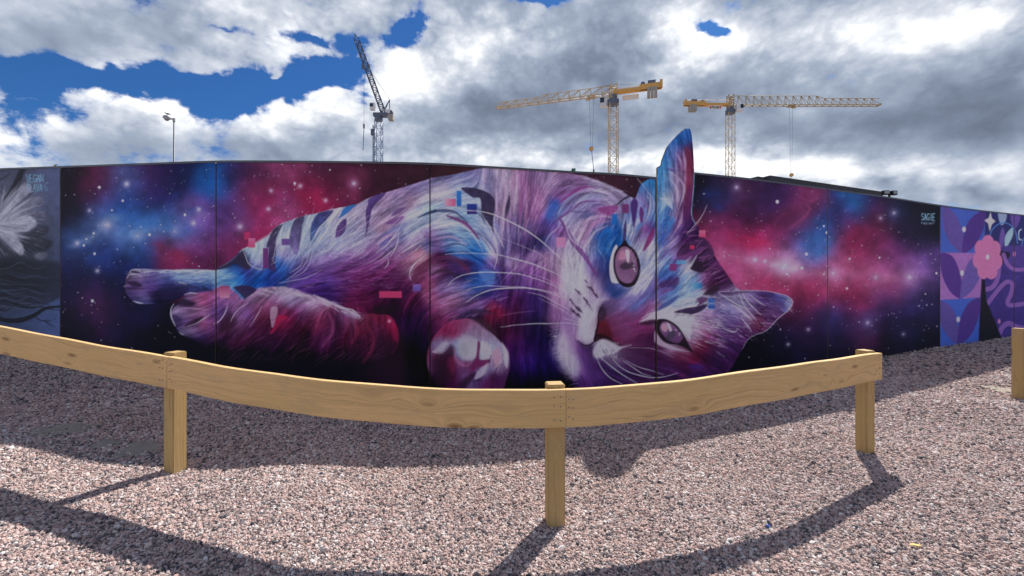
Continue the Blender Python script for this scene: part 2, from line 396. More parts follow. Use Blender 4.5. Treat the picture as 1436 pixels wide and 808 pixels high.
BGS = parse('''90,235,22,16,32;95,300,18,15,30;110,360,22,24,60;140,262,90,25,60;178,258,70,95,150;150,300,35,70,140;115,340,70,110,170;150,315,125,145,190;190,330,95,125,180;200,320,40,95,165;175,290,22,60,135;230,270,25,30,80;260,240,25,25,70;210,255,60,25,70;285,250,20,90,160;295,240,20,80,140;240,320,60,120,180;290,300,95,60,130;270,310,120,90,160;225,345,130,30,70;245,360,120,35,75;290,350,110,55,120;290,375,100,30,75;200,350,30,80,150;140,350,25,45,110;110,400,22,22,60;190,370,20,35,90;130,425,90,40,90;140,440,60,25,65;180,450,25,20,60;110,450,20,15,40;250,480,12,10,28;200,490,10,10,25;100,480,12,12,28;170,410,18,18,50;
305,265,20,75,135;310,240,35,50,110;330,250,65,40,90;360,255,75,40,75;395,240,125,55,95;410,245,135,55,95;440,245,75,35,60;480,240,65,30,50;520,235,60,30,45;560,235,55,30,42;590,232,55,32,42;330,285,90,55,110;355,265,125,40,80;375,280,140,35,80;400,275,120,50,100;425,270,155,35,80;440,280,155,30,75;460,290,130,35,75;495,257,150,60,100;520,270,60,28,45;480,275,90,35,65;310,300,75,50,115;330,320,95,50,100;345,315,110,60,110;370,300,150,40,90;400,295,160,80,130;390,305,155,65,110;370,330,150,35,80;350,340,130,35,75;320,350,110,40,80;310,375,90,35,75;335,360,100,30,65;
560,250,52,28,42;640,235,58,34,40;680,232,60,36,42;820,246,60,35,48;850,252,58,34,46;880,265,58,32,46;900,252,55,32,46;
320,490,8,8,20;400,510,8,8,20;500,525,8,8,20;590,530,10,8,22;580,480,40,20,60;570,440,45,22,60;590,420,90,35,75;650,550,10,8,18;720,545,12,9,20;800,550,12,9,20;900,550,12,9,22;1000,545,14,10,24;
980,250,28,22,32;1010,255,35,25,50;1032,262,110,65,105;1003,278,25,50,110;1050,260,50,28,60;1080,255,40,25,50;1100,265,70,35,85;1085,280,65,40,100;1060,290,60,35,80;1040,300,70,30,65;985,290,28,20,30;1130,270,110,45,80;1145,265,120,52,90;1100,305,75,30,60;1120,300,130,50,95;1155,310,30,70,130;1140,285,95,40,80;1000,310,110,40,80;1030,325,135,40,85;1055,340,175,35,85;1085,330,140,45,95;985,320,110,40,70;1000,345,160,60,110;1020,360,175,80,125;1015,385,170,70,115;1060,365,190,110,150;1095,373,208,165,195;1110,375,195,140,175;1080,355,180,90,135;1140,350,40,100,165;1150,345,50,110,175;1120,340,100,60,120;1150,380,165,60,105;1080,395,165,50,95;1110,400,150,45,85;1060,395,170,70,110;1040,400,160,65,105;1140,410,155,45,85;1120,440,90,30,70;1130,470,35,20,50;1105,484,22,20,52;1150,460,50,25,65;1060,480,12,12,25;1080,510,12,10,22;1040,520,12,10,22;1155,500,18,14,34;
1175,280,35,50,110;1190,275,35,100,160;1200,285,40,90,150;1180,300,80,50,110;1235,305,100,35,70;1255,298,45,80,140;1220,280,45,35,80;1260,280,22,20,35;1300,285,18,16,28;1290,310,22,18,35;1280,330,35,28,60;1190,345,150,35,75;1220,345,120,40,85;1175,370,165,70,110;1170,382,190,120,155;1200,385,170,75,120;1230,388,185,105,148;1275,388,180,125,178;1290,385,130,90,155;1310,375,85,60,130;1260,360,90,40,95;1250,400,150,50,100;1190,410,155,40,85;1210,430,130,40,85;1200,450,85,30,80;1165,450,50,60,120;1215,452,70,90,150;1240,430,70,45,110;1290,420,60,45,110;1300,440,35,28,70;1250,460,30,22,55;1220,475,80,30,60;1180,490,30,20,45;1265,470,35,30,70;1300,480,15,12,25;1240,495,12,10,20;1310,300,15,14,22;1312,420,22,18,40;1270,310,25,20,42''')
BGS[:, 2:] /= 255
bgf = np.clip((field(BGS, 6.0, 3, 5, 20, .5) - .22) * 1.14 + .215, .012, .9)
n1 = fbm(26, 41, 5)
img[:] = (bgf * .94 + bgf.mean(-1, keepdims=True) * .06) * (0.62 + 0.62 * n1[..., None])
# swirl of the ring nebula
u8 = tile((970, 240), 5.05); u6 = tile((85, 225), 4.62); u7 = tile((300, 225), 6.53); z5 = tile((960, 220), 2.693)
for k in range(5):
    o = rng.randn(2) * 6
    stroke(u8(600+o[0], 430, 585, 370+o[1], 640, 310, 690, 250+o[0]), 2, 1, np.array((150, 70, 115)) / 255, .10, fade=.3, soft=2.2)
    stroke(u8(760+o[0], 190, 850, 215, 890, 170+o[1], 900, 140), 4, 2, np.array((150, 65, 105)) / 255, .10, fade=.3, soft=2.6)
    stroke(u8(640, 430+o[0], 740, 370, 810, 310+o[1], 825, 250, 770, 215), 4, 2, np.array((165, 75, 115)) / 255, .11, fade=.3, soft=2.6)
poly(u8(600, 380, 640, 320, 720, 270, 770, 290, 740, 340, 660, 400), np.array((70, 28, 55)) / 255, .4, 5)
def wisps(path, n, spread, r0, r1, c, a):
    p = crom(path, 12)
    for k in range(n):
        q_ = p[rng.randint(len(p))] + rng.randn(2) * spread * np.array((1.0, .55)); glow(q_[0], q_[1], rng.uniform(r0, r1), W(*c) * rng.uniform(.8, 1.1), a * rng.uniform(.4, 1), rng.uniform(r0, r1) * .6)
wisps([(104, 346), (125, 333), (150, 314), (166, 302)], 60, 6, 3, 9, (160, 182, 218), .12)
wisps([(168, 335), (190, 332), (212, 326), (240, 322)], 46, 6, 3, 9, (120, 158, 208), .12)
wisps([(150, 300), (200, 312), (255, 318), (290, 250), (296, 235)], 60, 12, 6, 14, (28, 96, 172), .12)
wisps([(240, 322), (270, 308), (290, 300)], 30, 7, 4, 10, (150, 118, 180), .12)
wisps([(222, 342), (240, 355), (262, 368)], 36, 7, 4, 9, (150, 34, 66), .14)
wisps([(375, 262), (430, 272), (462, 286)], 46, 9, 4, 12, (178, 40, 84), .12)
wisps([(392, 228), (405, 245), (420, 262)], 24, 5, 4, 9, (150, 70, 110), .12)
wisps([(985, 352), (1030, 362), (1080, 370), (1125, 384), (1170, 385), (1230, 390), (1300, 388)], 110, 8, 4, 12, (214, 140, 172), .13)
wisps([(1085, 372), (1112, 377)], 30, 6, 3, 8, (226, 196, 212), .16)
wisps([(1040, 336), (1070, 342), (1020, 330)], 34, 8, 5, 11, (205, 38, 88), .14)
wisps([(1060, 398), (1120, 405), (1190, 412), (1220, 432)], 60, 10, 5, 12, (176, 44, 88), .12)
wisps([(1132, 345), (1155, 352), (1150, 310)], 34, 7, 4, 9, (44, 118, 186), .14)
wisps([(1185, 270), (1200, 288)], 22, 7, 4, 9, (40, 112, 176), .14)
wisps([(1000, 270), (1006, 290)], 18, 6, 4, 8, (30, 64, 140), .12)
# stars: named bright ones, then a fine scatter
for (x, y, r, g) in [(*u6(430, 153)[0], 3.2, 6), (*u6(188, 325)[0], 1.8, 4), (*u6(110, 537)[0], 2.2, 5), (*u6(307, 418)[0], 2, 6), (*u6(240, 716)[0], 2.4, 5), (*u6(897, 318)[0], 2.6, 5), (*u6(862, 408)[0], 2.6, 5), (*u6(500, 490)[0], 1, 9), (*u6(290, 420)[0], 1, 10), (*u6(740, 460)[0], 1, 7),
                 (*u7(238, 607)[0], 3.2, 7), (*u7(523, 278)[0], 2, 4.5), (*u7(790, 235)[0], 2.6, 4), (*u7(1282, 212)[0], 2.6, 7), (*u7(1023, 367)[0], 2.4, 3.5), (*u7(498, 445)[0], 2.4, 4), (*u8(314, 116)[0], 2, 6), (*u8(445, 628)[0], 2.2, 5), (*u8(515, 640)[0], 1.8, 4), (*u8(655, 670)[0], 2, 9),
                 (*z5(690, 627)[0], 2.2, 6), (*z5(790, 212)[0], 1.8, 6), (*z5(739, 232)[0], 1.6, 5), (*z5(848, 455)[0], 2.4, 8), (*z5(720, 455)[0], 1.6, 6), (*z5(389, 708)[0], 1.6, 4), (*z5(465, 652)[0], 1.6, 4), (*z5(825, 670)[0], 1.2, 4), (*z5(560, 440)[0], 1.5, 8), (*z5(370, 420)[0], 1.5, 9)]:
    glow(x, y, g, W(205, 190, 225), .34); glow(x, y, r, W(240, 236, 246), .55)
for (x, y, r) in [u6(253, 175)[0] + (1.9,), u6(404, 262)[0] + (1.6,), u6(577, 482)[0] + (1.9,), u6(807, 353)[0] + (1.7,), u6(222, 605)[0] + (1.7,), u6(216, 473)[0] + (1.5,), u6(152, 551)[0] + (1.6,), u6(169, 510)[0] + (1.2,), u6(334, 323)[0] + (1.2,), u7(740, 211)[0] + (1.8,),
                  u8(602, 218)[0] + (2.3,), u8(809, 588)[0] + (2.0,), u8(776, 687)[0] + (1.8,), u8(952, 436)[0] + (1.7,), u8(932, 390)[0] + (1.4,), u8(933, 730)[0] + (1.2,), u8(672, 730)[0] + (1.4,), z5(612, 497)[0] + (1.6,), z5(622, 385)[0] + (1.3,), z5(735, 381)[0] + (1.3,), z5(441, 421)[0] + (1.4,), z5(950, 440)[0] + (1.5,), (130, 422, 2.0), (1036, 486, .8)]:
    dot(x, y, r, W(228, 226, 236), .9, r * 1.12)
nstar = 0
while nstar < 900:
    x = rng.uniform(86, 1316); y = rng.uniform(228, 520)
    if 470 < x < 960 and y > 300: continue
    b = bgf[int((y - CY0) * SC), int((x - CX0) * SC)].mean()
    if rng.rand() > 0.25 + 1.3 * b: continue
    r = min(0.32 + rng.exponential(.22), 1.0); dot(x, y, r, W(235, 228, 240) * rng.uniform(.75, 1), rng.uniform(.5, .95)); nstar += 1

# ---------------- the cat
CAT = parse('''180,385,60,45,70;188,383,205,195,215;200,381,160,150,185;195,390,150,110,165;185,395,140,105,150;190,402,70,45,85;195,407,120,100,150;210,400,95,70,130;190,420,45,35,75;198,424,110,110,160;225,385,130,130,175;215,392,110,90,160;235,395,60,70,140;240,405,40,35,85;225,415,35,28,65;250,382,150,165,195;255,392,120,150,195;275,383,170,185,210;290,385,150,170,205;300,388,130,165,210;285,395,110,150,205;270,398,80,100,165;255,405,55,50,105;285,403,50,55,115;245,412,30,25,55;
312,385,130,165,205;325,375,60,95,160;320,392,75,140,200;335,385,40,100,180;340,375,70,60,110;332,365,55,50,85;345,365,45,38,65;350,355,150,170,200;358,350,170,185,210;360,365,140,160,200;365,372,150,140,190;350,380,70,70,140;360,385,35,95,175;375,385,40,85,170;385,385,70,70,150;390,370,60,110,190;395,380,50,105,185;405,365,120,140,200;400,355,150,130,185;395,345,165,175,210;390,335,175,185,215;400,325,170,185,210;410,320,150,170,195;430,320,150,170,195;435,310,165,180,205;425,340,150,170,200;430,350,150,160,200;440,355,160,165,205;455,340,165,180,215;460,320,165,175,210;450,305,150,160,190;470,300,185,175,200;480,310,170,170,205;500,300,180,165,195;520,300,160,150,190;490,330,165,165,205;510,325,165,160,200;475,350,160,165,205;500,345,180,180,210;445,365,150,125,180;465,365,125,95,155;490,360,130,85,150;520,355,140,95,155;450,380,110,75,140;480,380,115,65,125;510,380,120,60,115;540,370,125,60,110;430,375,115,90,160;415,385,105,80,150;430,390,90,65,140;460,395,85,65,140;480,405,100,55,115;510,400,110,45,95;440,405,80,50,120;455,415,70,40,105;500,420,120,40,85;530,400,95,40,85;550,390,100,45,90;530,420,90,35,75;545,432,50,25,50;560,410,70,35,75;570,390,95,45,90;575,425,110,40,80;585,400,110,55,95;575,445,60,30,75;590,440,70,35,80;
540,290,170,145,180;530,310,190,150,175;545,330,175,120,155;530,340,165,145,185;550,310,165,140,175;560,290,150,130,165;560,275,150,130,170;580,265,130,115,160;600,260,140,130,175;575,285,180,145,170;590,280,195,180,200;600,275,190,185,205;585,300,160,180,215;600,292,140,180,215;590,320,170,180,210;575,320,175,185,215;560,330,110,120,175;545,345,120,120,175;575,335,170,165,200;570,345,150,130,170;555,355,150,110,150;585,340,140,110,150;600,330,130,90,140;600,342,110,120,170;585,360,190,120,140;570,370,130,80,110;590,365,200,170,185;575,380,170,150,170;590,380,120,60,90;600,370,110,55,85;605,385,130,80,130;
620,265,190,185,205;610,275,195,185,200;630,285,190,180,200;640,265,150,160,200;660,255,130,130,180;680,252,150,140,185;700,245,170,155,185;620,248,120,110,150;645,272,175,190,220;665,272,165,180,215;620,290,140,165,205;650,300,140,170,210;620,310,190,195,215;640,312,165,185,215;610,325,150,140,185;625,335,120,130,180;650,325,130,160,205;610,340,130,90,140;640,340,110,140,190;645,348,170,180,210;660,345,70,130,200;675,350,60,125,200;665,355,40,95,175;640,355,50,100,170;680,330,140,150,195;690,345,165,150,195;693,360,180,165,205;680,320,150,165,205;685,375,110,90,160;670,372,60,90,170;655,370,90,50,90;620,368,90,45,80;610,378,170,140,175;640,378,90,60,110;
700,270,165,150,190;705,290,170,140,170;715,260,190,165,190;720,285,150,130,160;730,260,160,110,155;735,290,150,95,145;745,265,165,110,155;745,290,165,120,160;750,250,150,120,165;700,320,140,120,165;715,330,130,120,165;710,350,90,75,120;725,310,130,105,150;740,320,120,100,150;725,340,80,60,110;745,345,75,65,110;735,360,90,70,120;700,370,85,60,110;720,365,165,145,180;735,375,150,100,160;748,385,135,90,155;
770,250,160,135,170;790,255,155,120,165;810,262,160,130,170;830,262,170,155,190;850,270,165,150,185;870,278,150,135,170;750,300,150,95,145;760,290,170,125,160;770,300,110,100,165;777,290,60,90,170;770,310,75,80,150;785,300,140,150,195;800,280,150,150,195;820,275,150,150,190;790,275,140,80,140;815,265,120,70,125;765,320,95,70,120;755,335,60,50,95;780,325,130,90,150;770,340,90,100,160;780,335,135,130,180;775,345,150,120,170;800,300,120,110,160;815,290,140,135,180;835,280,120,120,175;840,300,150,90,145;830,300,150,140,185;800,310,170,170,205;810,320,180,155,190;830,315,175,130,170;845,315,150,130,180;820,335,175,130,165;815,350,185,165,195;830,345,140,140,190;840,330,60,100,170;850,320,70,110,180;860,325,40,95,175;860,340,40,100,170;845,350,60,110,175;850,370,45,60,120;840,370,80,90,150;825,365,150,140,190;800,340,160,150,190;790,330,140,85,140;790,345,165,150,185;
780,360,180,150,185;790,370,195,185,210;800,360,200,195,215;810,375,205,200,218;770,370,170,130,170;775,400,170,110,160;785,420,180,130,170;780,445,170,120,165;790,440,150,110,165;795,410,195,180,205;805,400,205,200,215;815,430,195,185,205;825,450,205,195,212;830,470,205,195,210;800,450,160,125,170;795,470,185,165,195;790,490,190,175,205;800,510,190,180,205;800,480,170,110,160;812,500,130,80,150;815,520,160,110,180;825,490,80,50,95;830,510,70,40,95;840,530,75,45,100;840,490,60,45,80;820,535,95,55,120;
835,400,170,150,185;840,420,190,170,200;830,425,170,150,180;850,415,150,130,175;855,425,130,100,145;850,455,120,45,65;843,460,95,30,45;855,440,95,70,100;848,430,60,40,60;870,430,140,115,170;880,420,140,125,180;870,445,130,75,120;880,460,125,60,105;870,470,110,45,80;890,440,150,95,145;895,420,120,110,170;900,455,130,60,105;860,470,100,35,55;845,485,190,180,200;838,495,180,170,195;855,490,165,150,175;865,500,140,125,150;880,490,105,60,95;900,490,90,50,85;890,505,85,50,90;870,520,75,50,95;900,520,75,45,85;920,500,85,45,85;940,520,80,45,90;920,480,90,45,85;
870,400,110,120,180;885,405,190,185,205;895,395,200,195,212;905,385,205,205,220;860,410,40,70,130;850,400,70,70,130;845,385,70,60,110;835,380,120,100,155;905,400,110,115,180;915,400,130,110,170;890,430,100,120,190;900,370,150,160,200;905,355,170,175,205;910,345,190,185,205;900,330,140,120,175;895,310,150,165,210;885,320,150,165,200;890,295,110,130,190;905,320,150,60,115;900,285,140,125,180;905,270,140,120,175;910,260,70,140,200;900,255,65,135,200;915,275,90,150,205;913,300,120,150,205;915,320,80,80,150;
930,230,70,135,195;945,200,60,110,175;960,190,55,100,165;940,215,80,120,185;950,215,140,110,165;955,230,150,110,160;965,215,110,55,85;968,235,115,45,65;965,260,115,45,75;960,250,165,140,175;945,250,170,150,185;935,260,110,150,205;925,255,75,145,205;930,280,150,185,220;940,275,190,190,210;950,270,165,150,185;955,280,140,110,155;965,285,90,40,80;935,295,70,120,190;945,300,180,150,185;925,305,90,140,205;935,315,60,110,180;950,315,150,115,165;960,305,95,60,110;965,310,70,45,95;955,325,90,60,120;970,325,70,35,80;
925,325,90,130,190;930,340,80,110,180;940,335,150,130,180;945,350,160,130,180;930,355,120,140,195;935,370,90,140,205;920,370,160,170,210;930,385,60,100,170;945,380,80,90,150;950,365,95,70,120;960,350,85,40,85;975,340,70,35,75;985,345,60,32,70;990,360,65,35,75;980,370,45,28,50;965,375,190,190,205;955,385,110,150,205;960,395,150,180,215;975,390,130,170,210;970,400,110,150,205;985,385,130,80,130;1000,375,110,60,110;1005,385,70,35,75;1015,395,75,40,80;990,395,120,70,110;1000,400,60,30,50;930,400,110,80,145;945,395,65,50,100;925,415,100,110,170;940,410,90,130,195;950,420,150,175,210;965,415,130,165,210;975,420,190,195,210;935,425,120,150,200;920,430,150,90,135;905,440,140,80,125;935,435,200,195,205;945,440,205,200,210;925,440,195,185,200;960,445,205,195,205;970,450,200,180,195;980,460,195,160,185;985,445,150,115,160;995,455,170,135,170;975,475,170,130,160;990,470,160,90,130;1000,480,110,60,105;985,485,135,40,75;975,500,120,35,65;960,490,150,100,130;940,485,160,140,165;950,500,110,45,75;960,515,95,40,80;990,505,85,40,80;1000,515,75,40,85;980,525,75,40,95;1010,500,75,45,90;1020,490,80,50,100;
1010,415,140,120,165;1030,415,175,165,195;1020,430,130,125,175;1040,425,165,155,190;1050,420,120,100,150;1060,430,100,65,120;1075,420,85,60,115;1090,425,75,70,130;1100,425,110,110,165;1085,435,95,60,105;1065,445,120,60,95;1080,445,100,50,95;1050,445,165,135,165;1045,455,140,100,140;1060,455,110,50,85;1030,445,120,100,150;1015,450,110,90,140;1035,460,90,55,110;1050,465,85,45,95;1020,470,110,75,125;1035,480,85,45,95;1025,500,80,40,90;1015,515,75,40,85;
600,400,170,90,125;610,420,160,95,135;620,405,110,90,140;635,400,140,130,175;625,430,165,110,150;640,420,160,115,150;655,410,130,115,170;665,400,50,90,160;680,395,70,110,180;690,390,75,100,180;690,410,60,60,130;680,420,85,60,120;665,425,130,80,125;650,432,130,95,145;670,432,120,100,150;690,430,130,45,75;700,440,140,40,70;685,445,100,40,70;670,445,60,40,70;655,440,65,45,85;635,440,110,60,105;610,440,130,60,105;605,460,90,40,80;620,450,120,50,90;640,388,60,45,95;620,388,85,50,90;700,455,70,35,60;705,465,55,25,50;
720,395,110,80,140;740,395,120,80,145;760,395,135,85,150;705,395,70,45,95;710,420,80,45,100;725,425,105,40,85;740,420,75,50,115;755,430,60,42,95;715,445,90,35,75;760,455,40,35,65;735,455,60,35,75;745,480,45,28,75;725,490,75,35,100;765,480,40,28,80;755,510,50,35,110;730,520,60,38,110;770,520,35,22,70;715,535,30,15,35;750,540,14,10,22;790,540,14,10,22;720,470,90,35,80;590,470,45,22,60;575,500,18,10,28;560,520,10,8,18;500,520,8,7,18;400,520,8,7,18''')
LEG = parse('''310,405,165,95,130;325,420,150,100,155;305,420,130,90,150;310,440,95,75,140;300,450,120,70,120;320,450,60,25,50;335,430,150,100,140;345,440,120,85,150;330,450,150,110,150;360,415,165,130,165;380,415,170,130,170;395,412,165,150,180;410,415,165,150,185;430,425,175,145,180;450,428,165,130,165;375,425,145,80,125;365,440,120,55,85;350,460,110,55,95;340,475,90,40,75;370,465,85,35,70;390,435,140,70,115;400,450,130,35,75;410,440,100,45,85;420,430,130,80,130;425,445,95,50,90;440,450,120,50,85;450,470,100,45,90;430,470,50,25,45;405,475,65,28,60;380,485,60,30,65;360,490,35,18,45;450,485,100,45,95;460,440,130,50,90;445,455,130,55,95;470,450,70,30,60;480,440,130,90,140;490,450,130,75,110;495,435,150,150,175;480,470,75,35,70;490,475,110,35,65;500,460,120,35,65;510,450,130,55,85;520,475,110,35,70;515,490,95,35,70;500,490,55,25,50;535,460,130,50,90;530,448,140,48,84;548,455,155,36,76;553,470,118,28,62;540,480,75,35,70;545,490,50,22,50;530,500,45,20,45;470,495,40,20,40;440,505,20,12,25;400,505,15,10,22;350,505,10,8,20;
262,415,160,125,165;275,420,165,105,150;290,418,165,85,125;255,422,80,55,95;268,427,45,30,55;247,435,140,125,160;255,440,150,115,155;270,437,165,120,160;285,440,160,110,155;250,448,80,65,110;262,450,110,80,130;275,452,50,30,60;250,458,85,70,110;270,460,170,140,175;285,455,165,95,135;258,467,150,140,175;275,468,110,85,140;295,460,130,80,130;290,475,85,55,105;300,470,100,55,100;280,480,40,25,55;300,490,20,12,30;260,478,14,12,30''')
PAW = parse('''640,455,180,60,100;625,465,165,40,80;655,455,165,80,110;670,462,165,110,130;690,475,175,130,150;660,470,180,140,160;650,485,185,175,190;645,495,170,165,180;665,490,205,200,205;668,500,195,190,200;685,490,205,195,200;680,500,200,180,190;700,490,190,160,175;705,505,190,170,185;695,505,180,110,140;698,515,200,150,170;712,510,130,70,110;710,525,110,50,95;620,480,140,80,110;615,488,150,125,155;625,485,170,165,185;610,500,150,60,100;603,515,160,75,125;615,510,50,20,40;612,530,35,18,38;630,500,80,25,55;625,515,60,20,45;640,510,150,70,115;635,525,110,30,70;650,525,140,80,125;655,535,130,85,130;640,540,90,30,70;672,510,105,35,80;660,515,140,60,100;678,520,165,140,175;670,530,110,60,110;685,535,130,40,90;695,530,90,35,80;700,540,110,40,90''')
for A in (CAT, LEG, PAW): A[:, 2:] /= 255
FL = parse('''200,390,0;270,388,0;320,380,-12;350,360,80;400,340,100;430,330,105;460,330,115;500,330,140;520,350,160;480,370,170;560,300,140;590,290,150;560,340,135;620,290,165;650,320,20;690,340,70;630,345,170;670,360,30;620,410,160;650,430,170;720,280,95;740,270,80;710,320,95;740,340,130;770,290,150;800,280,165;840,265,20;870,275,30;800,310,130;820,340,110;800,370,75;780,420,90;790,480,110;800,520,60;840,350,100;850,330,120;890,310,80;905,280,110;900,350,120;910,380,125;930,250,95;950,230,75;945,280,80;930,320,115;940,360,130;960,390,145;950,420,155;980,350,140;1000,385,135;990,450,15;1000,470,25;1030,430,30;1060,430,25;1080,430,15;1040,460,30;880,440,150;890,460,150;870,480,20;900,500,15;940,510,10;980,510,30;1020,490,60;350,430,120;330,440,110;390,450,125;400,480,140;440,440,95;460,460,100;490,470,95;530,460,80;480,430,25;430,415,20;375,405,170;280,440,-10;260,460,-20;650,480,90;620,500,100;690,500,80;560,400,100;500,400,170;450,390,170;740,470,90;760,430,100''')
ang = np.radians(FL[:, 2] * 2)
ff = field(np.column_stack([FL[:, :2], np.cos(ang), np.sin(ang)]), 0, 1, 12, 40, .8)

def lic(cell, steps, seed, gamma=1.0):
    """brush-stroke texture: noise smeared along the flow of the coat"""
    th = np.arctan2(ff[..., 1], ff[..., 0]) / 2; CT, ST = np.cos(th).astype(np.float32), np.sin(th).astype(np.float32)
    a0, b0, a1, b1 = int((170 - CX0) * SC), int((176 - CY0) * SC), int((1116 - CX0) * SC), CH
    nz = vnoise(cell, seed); X0, Y0 = np.meshgrid(np.arange(a0, a1, dtype=np.float32), np.arange(b0, b1, dtype=np.float32))
    acc = nz[b0:b1, a0:a1].copy(); n = 1
    for sgn in (1, -1):
        X, Y = X0.copy(), Y0.copy(); px_ = CT[b0:b1, a0:a1] * sgn; py_ = ST[b0:b1, a0:a1] * sgn
        for k in range(steps):
            X += px_ * 1.4; Y += py_ * 1.4
            xi = np.clip(X, 0, CW - 1).astype(np.int32); yi = np.clip(Y, 0, CH - 1).astype(np.int32)
            acc += nz[yi, xi]; n += 1
            cx_, cy_ = CT[yi, xi], ST[yi, xi]; f = np.where(cx_ * px_ + cy_ * py_ < 0, -1, 1); px_, py_ = cx_ * f, cy_ * f
    acc /= n; acc = (acc - acc.mean()) / acc.std()
    out = np.zeros((CH, CW), np.float32); out[b0:b1, a0:a1] = np.clip(acc, -2.4, 2.4); return out
L1, L2, L3 = lic(2.2, 12, 501), lic(6.0, 20, 511), lic(13.0, 26, 521)
_gx = (CX0 + np.arange(CW) / SC)[None]; _gy = (CY0 + np.arange(CH) / SC)[:, None]
FACE = (1 - .62 * np.exp(-(((_gx - 865) / 95) ** 2 + ((_gy - 450) / 85) ** 2) ** 1.5))[..., None]
def brush(f, k=1.0):
    lum = f.mean(-1, keepdims=True); k = k * FACE
    t = (L1 * .06 + L2 * .062 + L3 * .03)[..., None] * k
    g = f * (1 + t * 1.15) + np.maximum(t, 0) * .10 * lum
    g = g + (L3 * .010)[..., None] * np.array((.5, -.35, -.6)) * k
    g = g * .91 + g.mean(-1, keepdims=True) * .09
    return np.clip((g - .5) * 1.14 + .445, .02, .88).astype(np.float32)
catf = brush(field(CAT, 1.6, 11, 3, 13, .43)); legf = brush(field(LEG, 1.6, 23, 3, 12, .43), .9); pawf = brush(field(PAW, 1.0, 31, 3, 9, .43), .35)
sil = [(176,400),(177,388),(183,380),(192,377),(215,377.5),(240,378.5),(265,377.5),(290,378.5),(303,379),(310,375),(325,364),(334,355),(341,349),(350,345.5),(358,341),(374,332),(381,325.5),(387,318),(397,313),(410,308),(426,303),(445,299),(467,293),(499,287),(515,278.6),(539,270.7),(567,262),(590,255),(610,249),(640,244),(669,237),(695,234),(720,234),(750,237),(789,241.5),(819,247),(843,255),(867,265),(888.5,278),(893.5,272),(899,259),(907,253),(915,249),(921,245),(921,235),(924.5,234),(931,216.6),(935,206.7),(945,194),(959,182),(966,180),(969,189),(971.3,210.6),(972.5,234),(973,243),(971,274),(969,302),(975,313),(979,320),(987,335),(1000,357),(1018,383.6),(1034,405),(1049,407),(1072,408.5),(1095,412.5),(1106,417),(1110,424),(1106,434),(1090,447),(1074,463),(1058.7,469),(1048,476),(1040.5,489),(1027.5,512),(1017,528),(1006,560),(700,575),(560,530),(420,522),(320,510),(270,440),(262,414),(250,420),(230,425),(200,426.5),(188,423),(178,412)]
win, m = polymask(sil, .55)
x0, y0, x1, y1 = win
cat_mask = np.zeros((CH, CW), np.float32); cat_mask[y0:y1, x0:x1] = m
rough_edge = np.clip(cat_mask + (fbm(4, 71, 2) - .5) * .5 * (cat_mask > .02) * (cat_mask < .98), 0, 1)
img += (catf * (0.93 + .14 * TEX[..., None]) - img) * rough_edge[..., None]
# hind leg with its paw, and the fore paw
leg = [(262,413),(275,410),(295,408),(310,402),(322,404),(333,412),(344,420),(359,406),(370,403),(397,402.5),(413,407),(430,412),(447,416),(462,423),(481,431.5),(499,440),(517,440),(544,441.5),(554,455),(558.5,470),(556,486),(545,500),(500,515),(440,520),(360,516),(310,502),(280,482),(262,473),(253,468),(246,458),(241,450),(239,440),(243,432),(252,425),(258,418)]
def layer(shape, fld, soft=.6):
    r = polymask(shape, soft); (a0, b0, a1, b1), mm = r
    img[b0:b1, a0:a1] += (fld[b0:b1, a0:a1] * (0.93 + .14 * TEX[b0:b1, a0:a1, None]) - img[b0:b1, a0:a1]) * mm[..., None]
layer(leg, legf, 1.8)
gy_ = (CY0 + np.arange(CH) / SC)[:, None]; gx_ = (CX0 + np.arange(CW) / SC)[None]
foot = np.interp(gx_, [240, 300, 360, 450, 540, 600], [474, 486, 494, 500, 502, 512])
fade_ = np.clip((gy_ - foot + 12) / 26, 0, 1); fade_ = fade_ * fade_ * (3 - 2 * fade_) * np.clip((600 - gx_) / 30, 0, 1) * np.clip((gx_ - 225) / 40, 0, 1)
img += (np.array((9, 8, 20), np.float32) / 255 - img) * fade_[..., None]
hock = np.clip((gx_ - 492) / 40, 0, 1) * np.clip((575 - gx_) / 12, 0, 1) * np.clip((gy_ - 446) / 34, 0, 1)
img += (np.array((40, 16, 38), np.float32) / 255 - img) * (hock * .62)[..., None]
paw = [(599,509),(601,492),(608,475),(618,462),(631,452),(645,448),(659,447),(672,453),(686,464),(702,480),(712,496),(715,513),(710,532),(700,550),(650,562),(612,550),(603,527)]

